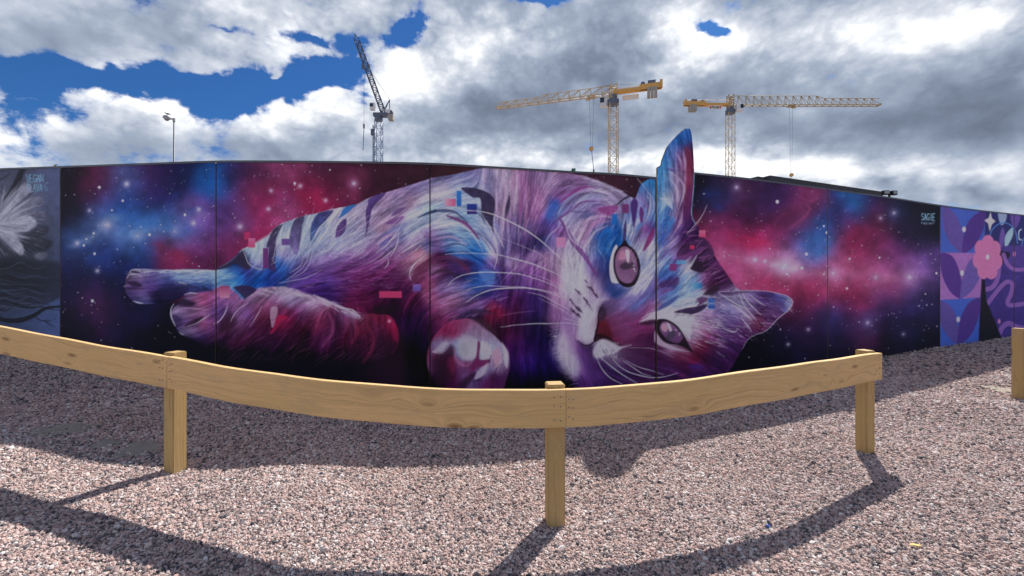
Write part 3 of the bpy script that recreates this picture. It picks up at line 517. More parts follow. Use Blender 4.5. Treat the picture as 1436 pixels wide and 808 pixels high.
# ---------------- fur: thousands of short hairs along the flow of the coat
def hairs(n, lmin, lmax, wmax, amin, amax, region=None, dark=.5, fld=None, spread=14):
    k = 0; tries = 0
    while k < n and tries < n * 12:
        tries += 1
        if region: x = rng.uniform(region[0], region[2]); y = rng.uniform(region[1], region[3])
        else: x = rng.uniform(176, 1110); y = rng.uniform(182, 540)
        iy, ix = int((y - CY0) * SC), int((x - CX0) * SC)
        if cat_mask[iy, ix] < .9: continue
        c = img[iy, ix].copy(); lum = c.mean()
        if rng.rand() > .25 + lum * 1.6: continue
        th = math.atan2(ff[iy, ix, 1], ff[iy, ix, 0]) / 2 + math.radians(rng.randn() * spread)
        L = rng.uniform(lmin, lmax); s = 1 if rng.rand() < .5 else -1
        dxv, dyv = math.cos(th) * s * L, math.sin(th) * s * L; bend = rng.randn() * .12
        if rng.rand() < dark: cc = c * rng.uniform(.5, .85)
        else: cc = np.clip(c * rng.uniform(1.1, 1.35) + .02, 0, .88)
        e = (x + dxv, y + dyv); ey, ex = int((e[1] - CY0) * SC), int((e[0] - CX0) * SC)
        if not (0 <= ey < CH and 0 <= ex < CW) or cat_mask[ey, ex] < .5: continue
        stroke([(x, y), (x + dxv * .5 - dyv * bend, y + dyv * .5 + dxv * bend), e], rng.uniform(.5, wmax), .2, cc, rng.uniform(amin, amax), True, .6)
        k += 1
hairs(1300, 14, 34, 4.0, .10, .24, spread=9)
hairs(2600, 7, 20, 1.2, .14, .36, spread=9)
exec_detail = True
# ---------------- drawn details of the cat
t1 = tile((170, 350), 5.05); t2 = tile((310, 270), 6.21); t3 = tile((300, 380), 5.77); t4 = tile((440, 240), 5.05); t5 = tile((440, 380), 4.9)
t6 = tile((590, 225), 5.05); t7 = tile((590, 380), 4.81); t8 = tile((740, 230), 5.05)
v1 = tile((740, 380), 4.81); v2 = tile((840, 175), 5.05); v3 = tile((840, 320), 5.05); v4 = tile((860, 400), 5.575); v5 = tile((960, 320), 3.85)
# far hind paw
stroke(t1(60, 165, 75, 145, 110, 140, 140, 155), .6, .8, W(240, 235, 245), .8)
poly(t1(70, 160, 95, 150, 140, 165, 110, 170), W(45, 35, 60), .8)
stroke(t1(45, 200, 60, 180, 110, 175, 150, 190), 1.8, .6, W(210, 195, 220), .6)
poly(t1(45, 235, 90, 225, 150, 250, 130, 265, 80, 260), W(38, 24, 55), .85, 1.2)
stroke(t1(85, 365, 120, 375, 155, 382), .5, 1.2, W(190, 190, 220), .8, mid=2.4)
stroke(t1(40, 190, 32, 230, 40, 300, 70, 350), .8, .5, W(95, 60, 120), .5)
for k in range(60):
    xx = rng.uniform(200, 302); stroke([(xx, 378 + rng.uniform(0, 5)), (xx + rng.uniform(6, 16), 378 + rng.uniform(0, 4))], 1, .3, W(205, 212, 228), .5)
for k in range(50):
    xx = rng.uniform(245, 320); yy = rng.uniform(383, 398); stroke([(xx, yy), (xx + rng.uniform(8, 22), yy + rng.uniform(-3, 3))], 1.6, .3, W(175, 195, 225) if k % 3 else W(50, 95, 165), .35)
poly(t1(270, 270, 440, 240, 560, 270, 650, 292, 560, 300, 480, 320, 400, 350, 300, 360), W(38, 30, 70), .55, 2.5)
stroke(t1(390, 230, 450, 245, 540, 270, 650, 292), .6, 1, W(40, 30, 55), .8)
stroke(t1(575, 260, 610, 280, 650, 292), 1.6, .6, W(28, 22, 36), .9)
stroke(t1(410, 232, 440, 240, 465, 250), 1.2, .4, W(215, 215, 230), .8)
# near hind paw
stroke(t1(375, 385, 355, 420, 355, 470, 375, 520, 385, 540), .6, .6, W(240, 235, 245), .85, mid=1.6)
stroke(t1(415, 585, 430, 600, 450, 600), .8, .6, W(225, 220, 235), .7)
poly(t1(440, 350, 490, 365, 530, 380, 500, 400, 430, 395, 400, 380), W(38, 25, 50), .8, 1.6)
poly(t1(450, 540, 500, 510, 580, 470, 560, 510, 500, 545), W(40, 22, 45), .8, 1.6)
poly(t1(365, 460, 400, 470, 430, 500, 400, 520, 370, 500), W(55, 42, 80), .7, 1.6)
stroke(t1(450, 320, 490, 308, 540, 312), 1, 1, W(205, 185, 215), .7, mid=2.6)
stroke(t1(390, 430, 450, 415, 540, 420, 620, 430), .8, .6, W(190, 160, 195), .5, mid=2.6)
stroke(t1(470, 545, 540, 520, 600, 480, 630, 460), .6, .5, W(210, 180, 205), .7, mid=2)
stroke(t1(755, 380, 740, 440, 700, 500, 650, 530), .8, .4, W(190, 160, 195), .7, mid=1.8)
stroke(t1(808, 450, 785, 490, 770, 530), .8, .6, W(200, 170, 200), .7)
poly(t1(690, 560, 760, 520, 808, 480, 808, 560, 740, 600), W(48, 20, 40), .6, 3)
# tail root, haunch stripes
poly(t2(200, 500, 130, 560, 60, 610, -20, 650, -20, 672, 60, 655, 120, 620, 190, 655, 240, 672, 255, 640, 222, 580), W(45, 40, 66), .92, .8)
stroke(t2(-20, 655, 80, 600, 140, 550), .6, .5, W(190, 190, 210), .5)
for pts, c, c2 in [(t2(540, 275, 480, 300, 440, 345, 405, 430, 395, 480, 415, 490, 410, 600, 420, 668, 472, 678, 470, 590, 480, 480, 480, 420, 492, 370, 522, 310), (46, 42, 66), (66, 44, 92)),
                   (t2(722, 205, 640, 240, 605, 330, 595, 400, 605, 470, 640, 535, 672, 520, 690, 430, 700, 370, 708, 300, 728, 220), (62, 56, 88), (110, 95, 150)),
                   (t2(978, 155, 850, 183, 800, 250, 780, 330, 775, 422, 802, 400, 842, 330, 905, 250), (52, 44, 92), (58, 88, 148))]:
    poly(pts, W(*c), .92, .7, True, W(*c2), jit=.7)
for k in range(70):
    xx = rng.uniform(378, 470); yy = 330 + rng.uniform(-22, 40) - (xx - 400) * .25
    stroke([(xx, yy), (xx + rng.uniform(3, 9), yy - rng.uniform(4, 10))], .9, .3, W(200, 210, 225), .4)
stroke(t2(190, 497, 215, 560, 245, 625, 320, 665, 360, 668), .7, .7, W(232, 232, 242), .85)
stroke(t2(190, 497, 250, 465, 340, 410, 440, 345), .8, .5, W(225, 228, 236), .7)
for pts in (t2(575, 760, 680, 680, 750, 590, 775, 460, 770, 380), t2(620, 745, 720, 690, 770, 620, 790, 540), t2(500, 790, 640, 765, 760, 735, 880, 670), t2(830, 500, 900, 520, 960, 490, 994, 440), t2(600, 700, 690, 640, 720, 560), t2(450, 600, 470, 500, 490, 400)):
    stroke(pts, .5, .4, W(215, 218, 236), .65, mid=1.1)
rect(*t2(200, 345)[0], *t2(255, 410)[0], W(176, 48, 92)); rect(*t2(238, 398)[0], *t2(298, 480)[0], W(212, 116, 158), W(205, 58, 98))
rect(*t2(365, 485)[0], *t2(412, 660)[0], W(98, 46, 104)); rect(*t2(528, 403)[0], *t2(598, 460)[0], W(92, 62, 130), W(104, 72, 140))
# near hind leg
poly(t3(455, 350, 470, 450, 482, 452, 505, 390, 515, 300, 470, 290), W(188, 148, 172), .8, .6)
stroke(t3(460, 370, 470, 450), .4, .7, W(225, 195, 212), .8)
poly(t3(512, 365, 592, 366, 575, 400, 520, 450, 480, 500, 450, 505, 485, 450), W(170, 28, 74), .85, 1.0)
poly(t3(160, 130, 250, 118, 330, 140, 340, 165, 260, 232, 230, 205, 190, 165), W(48, 28, 58), .85, 1.2)
poly(t3(60, 400, 130, 330, 150, 420, 100, 500, 30, 520), W(52, 22, 42), .6, 2.5)
for pts in (t3(110, 290, 85, 350, 40, 410, 0, 425), t3(135, 410, 160, 360, 210, 300, 280, 260), t3(390, 285, 350, 360, 290, 450), t3(250, 232, 300, 200, 350, 165)):
    stroke(pts, .6, .5, W(215, 185, 210), .7, mid=1.5)
for k in range(230):                       # pale crest hair of the thigh
    s = rng.rand(); xx = 360 + s * 140; yy = np.interp(xx, [360, 397, 430, 462, 500], [406, 403, 412, 423, 441]) + rng.uniform(-2, 7)
    stroke([(xx, yy), (xx + rng.uniform(6, 15), yy + rng.uniform(1, 8))], rng.uniform(.6, 1.6), .2, W(206, 186, 206) if k % 3 else W(170, 130, 170), rng.uniform(.3, .7))
for k in range(330):                       # dark lower hair, raked strokes
    xx = rng.uniform(310, 540); yy = rng.uniform(445, 502)
    stroke([(xx, yy), (xx - rng.uniform(8, 20), yy + rng.uniform(6, 16))], rng.uniform(.5, 1.4), .2, [W(120, 60, 110), W(70, 28, 66), W(20, 12, 26), W(95, 40, 95)][k % 4], rng.uniform(.2, .5))
for pts, c in ((t5(100, 290, 130, 360, 120, 440, 60, 520), (150, 75, 120)), (t5(180, 280, 230, 350, 210, 430), (120, 45, 85)), (t5(370, 380, 410, 450, 400, 540, 340, 630), (130, 36, 70)), (t5(280, 330, 300, 420, 260, 500), (125, 45, 80)), (t5(110, 260, 160, 350, 150, 470), (48, 20, 46)), (t5(240, 330, 260, 400, 230, 520), (58, 24, 56))):
    stroke(pts, 1, 2, W(*c), .5, mid=6, soft=2.2)
stroke(t5(0, 165, 80, 205, 180, 245, 250, 280, 320, 320), 1.5, .5, W(225, 215, 228), .6, mid=3, soft=1.2)
stroke(t5(200, 255, 270, 270, 320, 320), .6, .4, W(240, 238, 245), .8, mid=1.6)
stroke(t5(380, 300, 440, 305, 515, 312, 560, 370, 580, 440, 572, 510, 540, 570), .8, .5, W(190, 50, 90), .35, mid=1.4)
glow(*t5(520, 345)[0], 2.4, W(235, 180, 200), .8); poly(t5(540, 330, 575, 400, 578, 480, 550, 470, 535, 400), W(176, 30, 76), .45, 2.5)
poly(t5(410, 250, 520, 235, 580, 250, 540, 295, 430, 298), W(26, 14, 26), .75, 2.5)
rect(*t5(450, 140)[0], *t5(605, 185)[0], W(196, 58, 104)); rect(*t5(680, 92)[0], *t5(735, 140)[0], W(128, 104, 176), W(84, 66, 148))
rect(*t3(47, 120)[0], *t3(128, 218)[0], W(140, 56, 96), W(214, 136, 160))
# flank marks
poly(t4(305, 238, 240, 248, 205, 275, 190, 310, 170, 337, 230, 305, 275, 265), W(44, 102, 172), .92, .6)
poly(t4(228, 337, 170, 385, 155, 472, 200, 450, 226, 412), W(74, 46, 104), .92, .6, jit=.6)
poly(t4(512, 154, 400, 192, 382, 240, 368, 300, 372, 390, 366, 452, 387, 400, 402, 320, 412, 270, 442, 230), W(74, 54, 118), .92, .7, True, W(70, 44, 92), jit=.6)
poly(t4(652, 258, 590, 268, 550, 317, 600, 300), W(96, 70, 118), .85, .9); poly(t4(640, 320, 560, 340, 505, 372, 580, 374, 620, 350), W(108, 66, 128), .8, 1)
poly(t4(665, 368, 570, 395, 490, 440, 470, 470, 560, 440, 630, 400), W(104, 114, 176), .6, 2); poly(t4(562, 458, 500, 488, 462, 537, 525, 510), W(92, 88, 152), .8, 1)
stroke(t4(735, 333, 800, 302, 860, 282), 1, 5, W(48, 48, 74), .9); stroke(t4(610, 470, 640, 400, 700, 345), .6, .5, W(96, 90, 130), .7)
for k in range(170):
    xx = rng.uniform(450, 600); yy = rng.uniform(300, 362)
    if yy < 300 - (xx - 467) * .29 + 14: continue
    L = rng.uniform(8, 24); stroke([(xx, yy), (xx - L * .6, yy + L * .5), (xx - L * 1.2, yy + L * .72)], rng.uniform(.5, 1.6), .2, W(200, 196, 216) if k % 4 else W(120, 84, 140), rng.uniform(.25, .6))
for pts in (t4(530, 620, 525, 660, 495, 695), t4(440, 580, 520, 520, 590, 430, 620, 380), t4(620, 580, 700, 530, 780, 480), t4(180, 500, 260, 450, 370, 410), t4(540, 610, 590, 520, 600, 440), t4(690, 780, 680, 720, 720, 650, 800, 590), t4(0, 480, 40, 400, 120, 330)):
    stroke(pts, .5, .4, W(232, 230, 242), .75, mid=1.4)
for k in range(150):
    xx = rng.uniform(420, 560); yy = rng.uniform(356, 405)
    stroke([(xx, yy), (xx + 10, yy + rng.uniform(-1, 2)), (xx + 20, yy - rng.uniform(2, 5))], .9, .3, W(170, 120, 175) if k % 3 else W(80, 44, 100), rng.uniform(.2, .45))
poly(t4(690, 780, 720, 690, 800, 630, 858, 610, 858, 640, 790, 680, 740, 740, 720, 800), W(96, 44, 74), .8, 1)
# shoulder
poly(t6(285, 194, 385, 197, 470, 225, 520, 270, 526, 330, 512, 440, 520, 540, 480, 450, 430, 390, 428, 300, 415, 266, 370, 262, 330, 236), W(50, 42, 70), .94, .7, jit=.5)
poly(t6(628, 245, 600, 330, 588, 412, 608, 400, 630, 320), W(52, 44, 72), .9, .7)
stroke(t6(-10, 402, 80, 365, 170, 356, 250, 370, 330, 440), 1.5, 1, W(58, 66, 98), .85, mid=5)
stroke(t6(185, 392, 280, 430, 350, 480, 412, 555), 2, 2, W(108, 54, 108), .9, mid=6)
stroke(t6(60, 705, 150, 688, 240, 700, 310, 750, 340, 800), 5, 4, W(84, 38, 72), .7, mid=9, soft=2.2)
stroke(t6(80, 810, 140, 782, 200, 790, 240, 815), 3, 3, W(52, 32, 54), .7, mid=6, soft=1.5)
stroke(t6(60, 600, 150, 610, 250, 590, 330, 610), 2, 1, W(66, 70, 110), .7, mid=4)
for pts, c, wd in ((t6(80, 450, 200, 430, 300, 460, 380, 540, 440, 640), (205, 210, 228), 4), (t6(90, 520, 200, 500, 300, 540, 370, 610), (150, 178, 215), 4), (t6(110, 560, 220, 540, 330, 600), (196, 150, 184), 3), (t6(180, 640, 300, 620, 400, 680), (96, 150, 208), 4), (t6(80, 330, 200, 320, 320, 400, 420, 500), (120, 160, 205), 5), (t6(200, 660, 330, 680, 430, 740), (36, 96, 172), 6)):
    stroke(pts, 1, 1, W(*c), .6, mid=wd, soft=1.6)
for pts in (t6(425, 370, 500, 490, 535, 600, 541, 690, 520, 770), t6(520, 480, 560, 560, 590, 620), t6(430, 530, 500, 620, 530, 690)):
    stroke(pts, .7, .6, W(225, 216, 235), .75, mid=1.8)
for k in range(150):
    xx = rng.uniform(606, 690); yy = rng.uniform(290, 380); th = math.atan2(yy - 420, xx - 630) + math.pi / 2; L = rng.uniform(6, 16)
    stroke([(xx, yy), (xx + math.cos(th) * L, yy + math.sin(th) * L)], rng.uniform(.5, 1.6), .2, np.clip(img[int((yy - CY0) * SC), int((xx - CX0) * SC)] * rng.choice([.6, 1.35, 1.5]), 0, .92), rng.uniform(.25, .55))
for (xx, ya, yb, c, wd) in ((706, 262, 345, (200, 170, 192), 5), (716, 290, 350, (90, 72, 112), 3), (722, 258, 300, (205, 186, 205), 4), (731, 250, 320, (150, 84, 142), 6), (738, 262, 330, (172, 118, 160), 5), (745, 255, 310, (132, 78, 132), 4), (712, 330, 372, (150, 146, 196), 4), (728, 300, 352, (110, 86, 136), 3), (701, 300, 350, (168, 150, 186), 3)):
    stroke([(xx + 3, ya), (xx, (ya + yb) / 2), (xx - 2, yb)], 1, .8, W(*c), .6, mid=wd, soft=1.4)
for k in range(120):
    xx = rng.uniform(696, 760); yy = rng.uniform(240, 350); stroke([(xx, yy), (xx - rng.uniform(-2, 5), yy + rng.uniform(10, 26))], rng.uniform(.5, 1.5), .2, [W(214, 190, 210), W(120, 76, 130), W(70, 54, 92), W(180, 140, 180)][k % 4], rng.uniform(.2, .5))
rect(*t6(170, 272)[0], *t6(248, 325)[0], W(218, 160, 180), W(204, 66, 106), 0); rect(*t6(253, 215)[0], *t6(288, 325)[0], W(44, 110, 186), W(30, 92, 172)); rect(*t6(328, 308)[0], *t6(398, 382)[0], W(22, 56, 136), W(56, 34, 100))
# fore leg and the cushioned paw
stroke(t7(40, 250, 70, 200, 120, 172, 135, 175, 110, 200, 50, 235), .6, .6, W(45, 28, 40), .6)
poly(t7(390, 0, 490, 0, 500, 60, 470, 100, 420, 60), W(84, 124, 196), .7, 1.5)
for k in range(120):
    xx = rng.uniform(600, 700); yy = rng.uniform(392, 446); L = rng.uniform(8, 20)
    stroke([(xx, yy), (xx + L * .6, yy - L * .28), (xx + L, yy - L * .3)], rng.uniform(.5, 1.7), .2, [W(205, 170, 200), W(120, 60, 104), W(150, 130, 178), W(70, 40, 76)][k % 4], rng.uniform(.2, .5))
stroke(t7(250, 300, 330, 280, 420, 270, 500, 290), 1, 1, W(52, 34, 66), .7, mid=7, soft=2)
pawf = (pawf * .84 + pawf.mean(-1, keepdims=True) * .16) * np.array((.90, 1.02, 1.12), np.float32); layer(paw, pawf, .8); hairs(260, 5, 13, 1.4, .2, .45, (602, 450, 712, 540), spread=25)
stroke(t7(46, 640, 45, 560, 80, 460, 140, 390, 200, 345, 330, 325), .8, .8, W(180, 60, 100), .55, mid=1.6)
stroke(t7(430, 385, 500, 430, 545, 480), .6, .6, W(40, 22, 34), .8)
poly(t7(545, 480, 590, 545, 592, 600, 580, 660, 560, 600, 560, 540), W(212, 200, 210), .8, 1.2)
poly(t7(330, 320, 420, 330, 490, 390, 520, 440, 440, 395, 380, 350), W(58, 36, 48), .75, 2)
poly(t7(260, 470, 300, 440, 360, 450, 395, 500, 385, 560, 350, 600, 290, 595, 255, 545), W(172, 160, 178), .75, 2.6, True, W(200, 186, 198))
poly(t7(270, 500, 310, 490, 325, 540, 300, 580, 265, 550), W(150, 152, 160), .55, 3)
poly(t7(395, 490, 430, 480, 470, 510, 475, 560, 450, 600, 410, 600), W(202, 188, 198), .75, 2.2)
poly(t7(480, 550, 520, 520, 545, 560, 545, 620, 520, 645, 490, 610), W(206, 150, 172), .8, 1.6); stroke(t7(540, 600, 525, 640, 500, 650), .6, .5, W(235, 220, 226), .8)
poly(t7(80, 545, 130, 555, 185, 510, 185, 480, 150, 480, 110, 520), W(180, 172, 188), .75, 2); stroke(t7(80, 545, 130, 556, 175, 530, 188, 500), .7, .7, W(220, 214, 226), .9)
poly(t7(385, 478, 402, 490, 396, 560, 402, 600, 470, 598, 440, 640, 380, 650, 340, 690, 350, 620, 375, 570), W(106, 34, 82), .9, .9)
poly(t7(195, 500, 225, 520, 215, 600, 240, 680, 210, 740, 110, 770, 80, 640, 100, 560, 150, 555), W(46, 18, 40), .7, 3)
poly(t7(180, 600, 220, 580, 240, 640, 220, 700, 190, 660), W(120, 30, 66), .6, 3)
stroke(t7(475, 570, 455, 640, 420, 710, 370, 750), .8, .6, W(34, 18, 30), .9, mid=1.3)
poly(t7(460, 620, 440, 690, 400, 720, 360, 730, 390, 670), W(206, 190, 208), .7, 1.4)
stroke(t7(480, 750, 500, 690, 530, 635, 545, 640, 530, 690), .8, .6, W(34, 18, 34), .85); stroke(t7(355, 745, 390, 735, 420, 745), .8, .5, W(28, 16, 26), .9)
poly(t7(260, 760, 330, 700, 370, 690, 330, 760, 280, 800), W(38, 16, 36), .7, 2)
stroke(t7(230, 520, 240, 600, 300, 640, 340, 620), 2, 1, W(190, 110, 148), .55, mid=4, soft=2)
# chest light and shade
poly(t8(0, 640, 60, 610, 100, 640, 40, 690, -30, 740, -60, 760), W(170, 130, 180), .6, 2.5)
for k in range(70):
    xx = rng.uniform(700, 770); yy = rng.uniform(350, 400); L = rng.uniform(10, 22)
    stroke([(xx, yy), (xx - L * .7, yy + L * .7)], rng.uniform(.6, 2), .3, [W(186, 150, 196), W(100, 62, 130), W(60, 40, 84)][k % 3], rng.uniform(.2, .5))
# cheek, ruff arcs
stroke(t8(485, 166, 400, 163, 330, 195, 270, 240, 215, 285), 1, 1, W(122, 58, 120), .85, mid=5)
stroke(t8(500, 266, 420, 264, 350, 290, 290, 340, 225, 385, 180, 440), 1, 2, W(104, 66, 120), .8, mid=5)
stroke(t8(450, 330, 380, 340, 300, 330, 330, 290), 1, 1, W(70, 66, 116), .5, mid=4)
stroke(t8(230, 390, 275, 470, 330, 560, 400, 650, 490, 790), 3, 3, W(108, 62, 124), .85, mid=9)
poly(t8(180, 270, 225, 262, 200, 330, 170, 385, 140, 400, 130, 340), W(56, 96, 178), .6, 3)
poly(t8(480, 541, 560, 450, 592, 475, 540, 505), W(30, 96, 172), .92, .5)
poly(t8(495, 312, 610, 294, 645, 308, 590, 362, 530, 346), W(130, 62, 120), .85, .9); poly(t8(370, 380, 420, 340, 480, 350, 420, 385), W(74, 84, 136), .6, 1.5)
for pts, c, wd in ((t8(120, 560, 160, 500, 230, 440), (190, 196, 222), 2.4), (t8(265, 380, 270, 430, 300, 520, 350, 570, 400, 600), (205, 205, 224), 3), (t8(300, 470, 340, 540, 380, 600), (205, 196, 216), 3), (t8(300, 330, 380, 250, 470, 220, 580, 240), (170, 176, 212), 6), (t8(210, 370, 250, 290, 330, 220, 430, 190), (150, 158, 200), 5), (t8(360, 480, 420, 400, 520, 370, 600, 380), (196, 176, 206), 5), (t8(400, 560, 430, 470, 500, 410, 580, 410), (176, 126, 170), 6), (t8(430, 640, 430, 560, 480, 480, 560, 440), (200, 190, 214), 4), (t8(540, 740, 545, 680, 510, 620, 480, 590), (180, 190, 220), 1), (t8(560, 640, 590, 560, 640, 500), (90, 140, 205), 5), (t8(500, 600, 560, 520, 640, 460), (34, 92, 168), 6)):
    stroke(pts, .8, .8, W(*c), .6, mid=wd, soft=1.2)
for k in range(420):
    xx = rng.uniform(770, 870); yy = rng.uniform(245, 375); iy, ix = int((yy - CY0) * SC), int((xx - CX0) * SC)
    if cat_mask[iy, ix] < .9: continue
    th = math.atan2(yy - 350, xx - 872) + math.pi / 2; L = rng.uniform(6, 18)
    stroke([(xx, yy), (xx + math.cos(th) * L * .5 + .6, yy + math.sin(th) * L * .5), (xx + math.cos(th + .2) * L, yy + math.sin(th + .2) * L)], rng.uniform(.4, 1.4), .2, np.clip(img[iy, ix] * rng.choice([.55, .7, 1.3, 1.5]) + .01, 0, .92), rng.uniform(.25, .55))
for k in range(46):
    xx = rng.uniform(820, 890); yy = np.interp(xx, [819, 843, 867, 888], [247, 255, 265, 277]) + rng.uniform(0, 4)
    stroke([(xx, yy), (xx - rng.uniform(6, 14), yy - rng.uniform(1, 6))], .7, .2, W(200, 188, 205), .6)
for k in range(10):
    o = rng.uniform(-8, 8); stroke(t8(720 + o, 225 + o, 670 + o, 255, 630 + o, 290), .6, .4, W(40, 30, 45), .7)
rect(*t8(597, 355)[0], *t8(635, 428)[0], W(28, 96, 176)); rect(*t8(668, 285)[0], *t8(718, 348)[0], W(106, 48, 98)); rect(*t8(202, 520)[0], *t8(268, 590)[0], W(208, 128, 172))
# white cheek and chin
poly(v1(205, 470, 245, 430, 300, 480, 335, 560, 365, 640, 335, 710, 285, 705, 235, 620, 212, 550), W(202, 190, 212), .62, 5)
poly(v1(250, -20, 330, -10, 400, 20, 380, 60, 320, 110, 280, 170, 250, 120), W(206, 200, 216), .6, 5)
poly(v3(20, 200, 60, 240, 75, 330, 110, 400, 160, 430, 120, 470, 60, 440, 20, 340), W(44, 62, 120), .45, 5)
poly(v3(160, 430, 230, 420, 190, 460, 130, 480, 90, 470), W(30, 52, 104), .6, 3)
for k in range(520):
    s = rng.rand(); xx = 778 + 50 * rng.rand() * (1 - .4 * s); yy = 360 + s * 170
    iy, ix = int((yy - CY0) * SC), int((xx - CX0) * SC)
    th = math.radians(np.interp(yy, [360, 420, 480, 530], [70, 92, 112, 60]) + rng.randn() * 14); L = rng.uniform(5, 14)
    stroke([(xx, yy), (xx + math.cos(th) * L, yy + math.sin(th) * L)], rng.uniform(.5, 1.5), .2, np.clip(img[iy, ix] * rng.choice([.75, 1.15, 1.25]), 0, .9), rng.uniform(.2, .5))
for k in range(70):
    yy = rng.uniform(455, 540); xx = np.interp(yy, [455, 474, 494, 513, 530, 545], [776, 780, 784, 790, 800, 810]) + rng.uniform(-1, 5); L = rng.uniform(4, 13)
    stroke([(xx + 3, yy), (xx - L * .6, yy + L * .1 + 1), (xx - L, yy + L * rng.uniform(-.5, .6))], rng.uniform(.5, 1.2), .2, W(205, 188, 212) * rng.uniform(.7, 1), rng.uniform(.2, .6))
poly(v1(330, 470, 380, 500, 430, 505, 440, 560, 430, 640, 400, 560, 360, 520), W(52, 34, 66), .8, 2)
for a, b in ((v1(380, 52)[0], v1(462, 168)[0]), (v1(318, 108)[0], v1(436, 262)[0]), (v1(276, 180)[0], v1(352, 268)[0]), (v1(282, 250)[0], v1(350, 305)[0])):
    for k in range(16):
        f0 = rng.rand(); px_, py_ = a[0] + (b[0] - a[0]) * f0 + rng.randn() * 1.1, a[1] + (b[1] - a[1]) * f0 + rng.randn() * .7
        stroke([(px_, py_), (px_ + 3.6, py_ + 4.6)], rng.uniform(1.2, 3.0), .6, W(58, 38, 62) if k % 3 else W(96, 66, 100), .7)
# muzzle, nose, mouth
poly(v1(250, 260, 300, 330, 330, 420, 330, 500, 300, 560, 270, 480, 240, 380), W(150, 112, 168), .5, 5)
poly(v1(330, 480, 400, 520, 440, 580, 470, 640, 520, 720, 420, 760, 380, 680, 340, 580), W(92, 52, 120), .6, 6)
poly(v1(520, 300, 600, 280, 680, 330, 720, 420, 660, 480, 580, 450, 540, 380), W(124, 70, 118), .5, 7)
poly(v1(600, 520, 700, 520, 790, 560, 800, 640, 700, 640, 640, 590), W(74, 42, 78), .5, 6)
poly(v1(500, 210, 560, 200, 620, 230, 600, 280, 540, 290, 500, 270), W(92, 74, 116), .5, 4)
poly(v1(545, 190, 500, 205, 470, 250, 462, 330, 470, 390, 445, 450, 410, 500, 370, 485, 335, 455, 345, 380, 360, 300, 420, 230, 480, 190), W(206, 198, 212), .55, 3)
stroke(v1(340, 470, 380, 500, 420, 500, 455, 470), 1.2, 2, W(44, 28, 48), .9, mid=2.4)
poly(v1(478, 330, 520, 335, 545, 370, 565, 430, 560, 470, 500, 455, 468, 440, 465, 400), W(104, 30, 46), .95, 1.2, True, W(66, 18, 30))
poly(v1(490, 250, 520, 245, 530, 300, 500, 340, 478, 330, 478, 290), W(52, 34, 54), .8, 1.6)
stroke(v1(512, 225, 488, 260, 476, 310, 478, 350, 462, 410, 452, 470), .9, 3.2, W(24, 14, 22), .97, mid=2.0)
poly(v1(450, 440, 480, 425, 520, 430, 560, 455, 600, 490, 640, 505, 560, 490, 500, 462, 455, 480), W(32, 14, 22), .85, 1.0)
stroke(v1(500, 360, 525, 390, 510, 430), .8, .8, W(52, 16, 26), .7)
for k in range(200):
    xx = rng.uniform(852, 905); yy = rng.uniform(425, 470); dot(xx, yy, rng.uniform(.3, .7), np.clip(img[int((yy - CY0) * SC), int((xx - CX0) * SC)] * rng.choice([.7, 1.3]), 0, .9), .5)
poly(v1(505, 460, 455, 505, 440, 555, 465, 590, 520, 570, 590, 555, 640, 520, 700, 500, 620, 510, 570, 480), W(204, 196, 208), .85, 1.6)
for k in range(34):
    xx = rng.uniform(838, 866); yy = rng.uniform(480, 500); stroke([(xx, yy), (xx + rng.uniform(0, 4), yy + rng.uniform(3, 8))], 1.2, .3, W(222, 214, 224) if k % 3 else W(140, 124, 144), .6)
for k in range(14):
    xx = rng.uniform(845, 872); yy = rng.uniform(490, 506); stroke([(xx, yy), (xx + 3, yy + 4)], 1.6, .6, W(70, 54, 76), .6)
# eyes
stroke(v3(178, 100, 182, 40, 186, -20, 190, -60), 4, 1, W(58, 42, 84), .85, mid=4.5)
poly(v3(120, 118, 92, 170, 75, 255, 78, 340, 95, 386, 152, 390, 158, 372, 115, 310, 105, 240, 112, 180, 132, 140), W(216, 211, 216), .96, .6)
poly(v3(185, 85, 160, 113, 125, 150, 104, 210, 104, 290, 122, 352, 150, 398, 200, 420, 252, 402, 286, 340, 294, 270, 277, 200, 247, 148, 210, 118), W(28, 18, 28), .97, .7)
poly(v3(180, 130, 142, 152, 115, 220, 119, 302, 147, 364, 190, 390, 233, 382, 266, 332, 274, 270, 255, 196, 222, 148), W(140, 98, 130), .97, .8, True, W(132, 94, 132))
poly(v3(130, 250, 170, 240, 220, 250, 262, 270, 255, 330, 230, 360, 200, 330, 150, 310), W(108, 74, 108), .6, 3)
poly(v3(150, 170, 180, 160, 195, 200, 180, 225, 140, 220), W(208, 138, 162), .75, 2); poly(v3(188, 155, 216, 162, 214, 230, 205, 248, 195, 230), W(222, 198, 212), .9, .7)
poly(v3(148, 272, 168, 250, 195, 238, 212, 252, 232, 240, 252, 252, 236, 278, 200, 292, 165, 292), W(62, 48, 66), .92, 1)
for px_, py_, r in ((250, 290, 1.3), (256, 304, 1.0), (245, 265, .9), (178, 210, .7), (240, 228, .8)): dot(*v3(px_, py_)[0], r, W(232, 218, 228), .9)
stroke(v3(232, 190, 245, 230, 250, 260), .6, .5, W(200, 170, 190), .7)
poly(v4(202, 294, 260, 248, 330, 203, 420, 168, 505, 188, 565, 240, 605, 300, 600, 420, 560, 402, 520, 340, 470, 290, 420, 264, 370, 260, 320, 268), W(214, 206, 212), .75, 1.3)
poly(v4(200, 296, 320, 268, 338, 300, 270, 314), W(50, 24, 46), .8, 1.5)
poly(v4(330, 355, 380, 432, 440, 468, 520, 498, 590, 520, 480, 508, 390, 482, 325, 445), W(192, 168, 184), .85, 1)
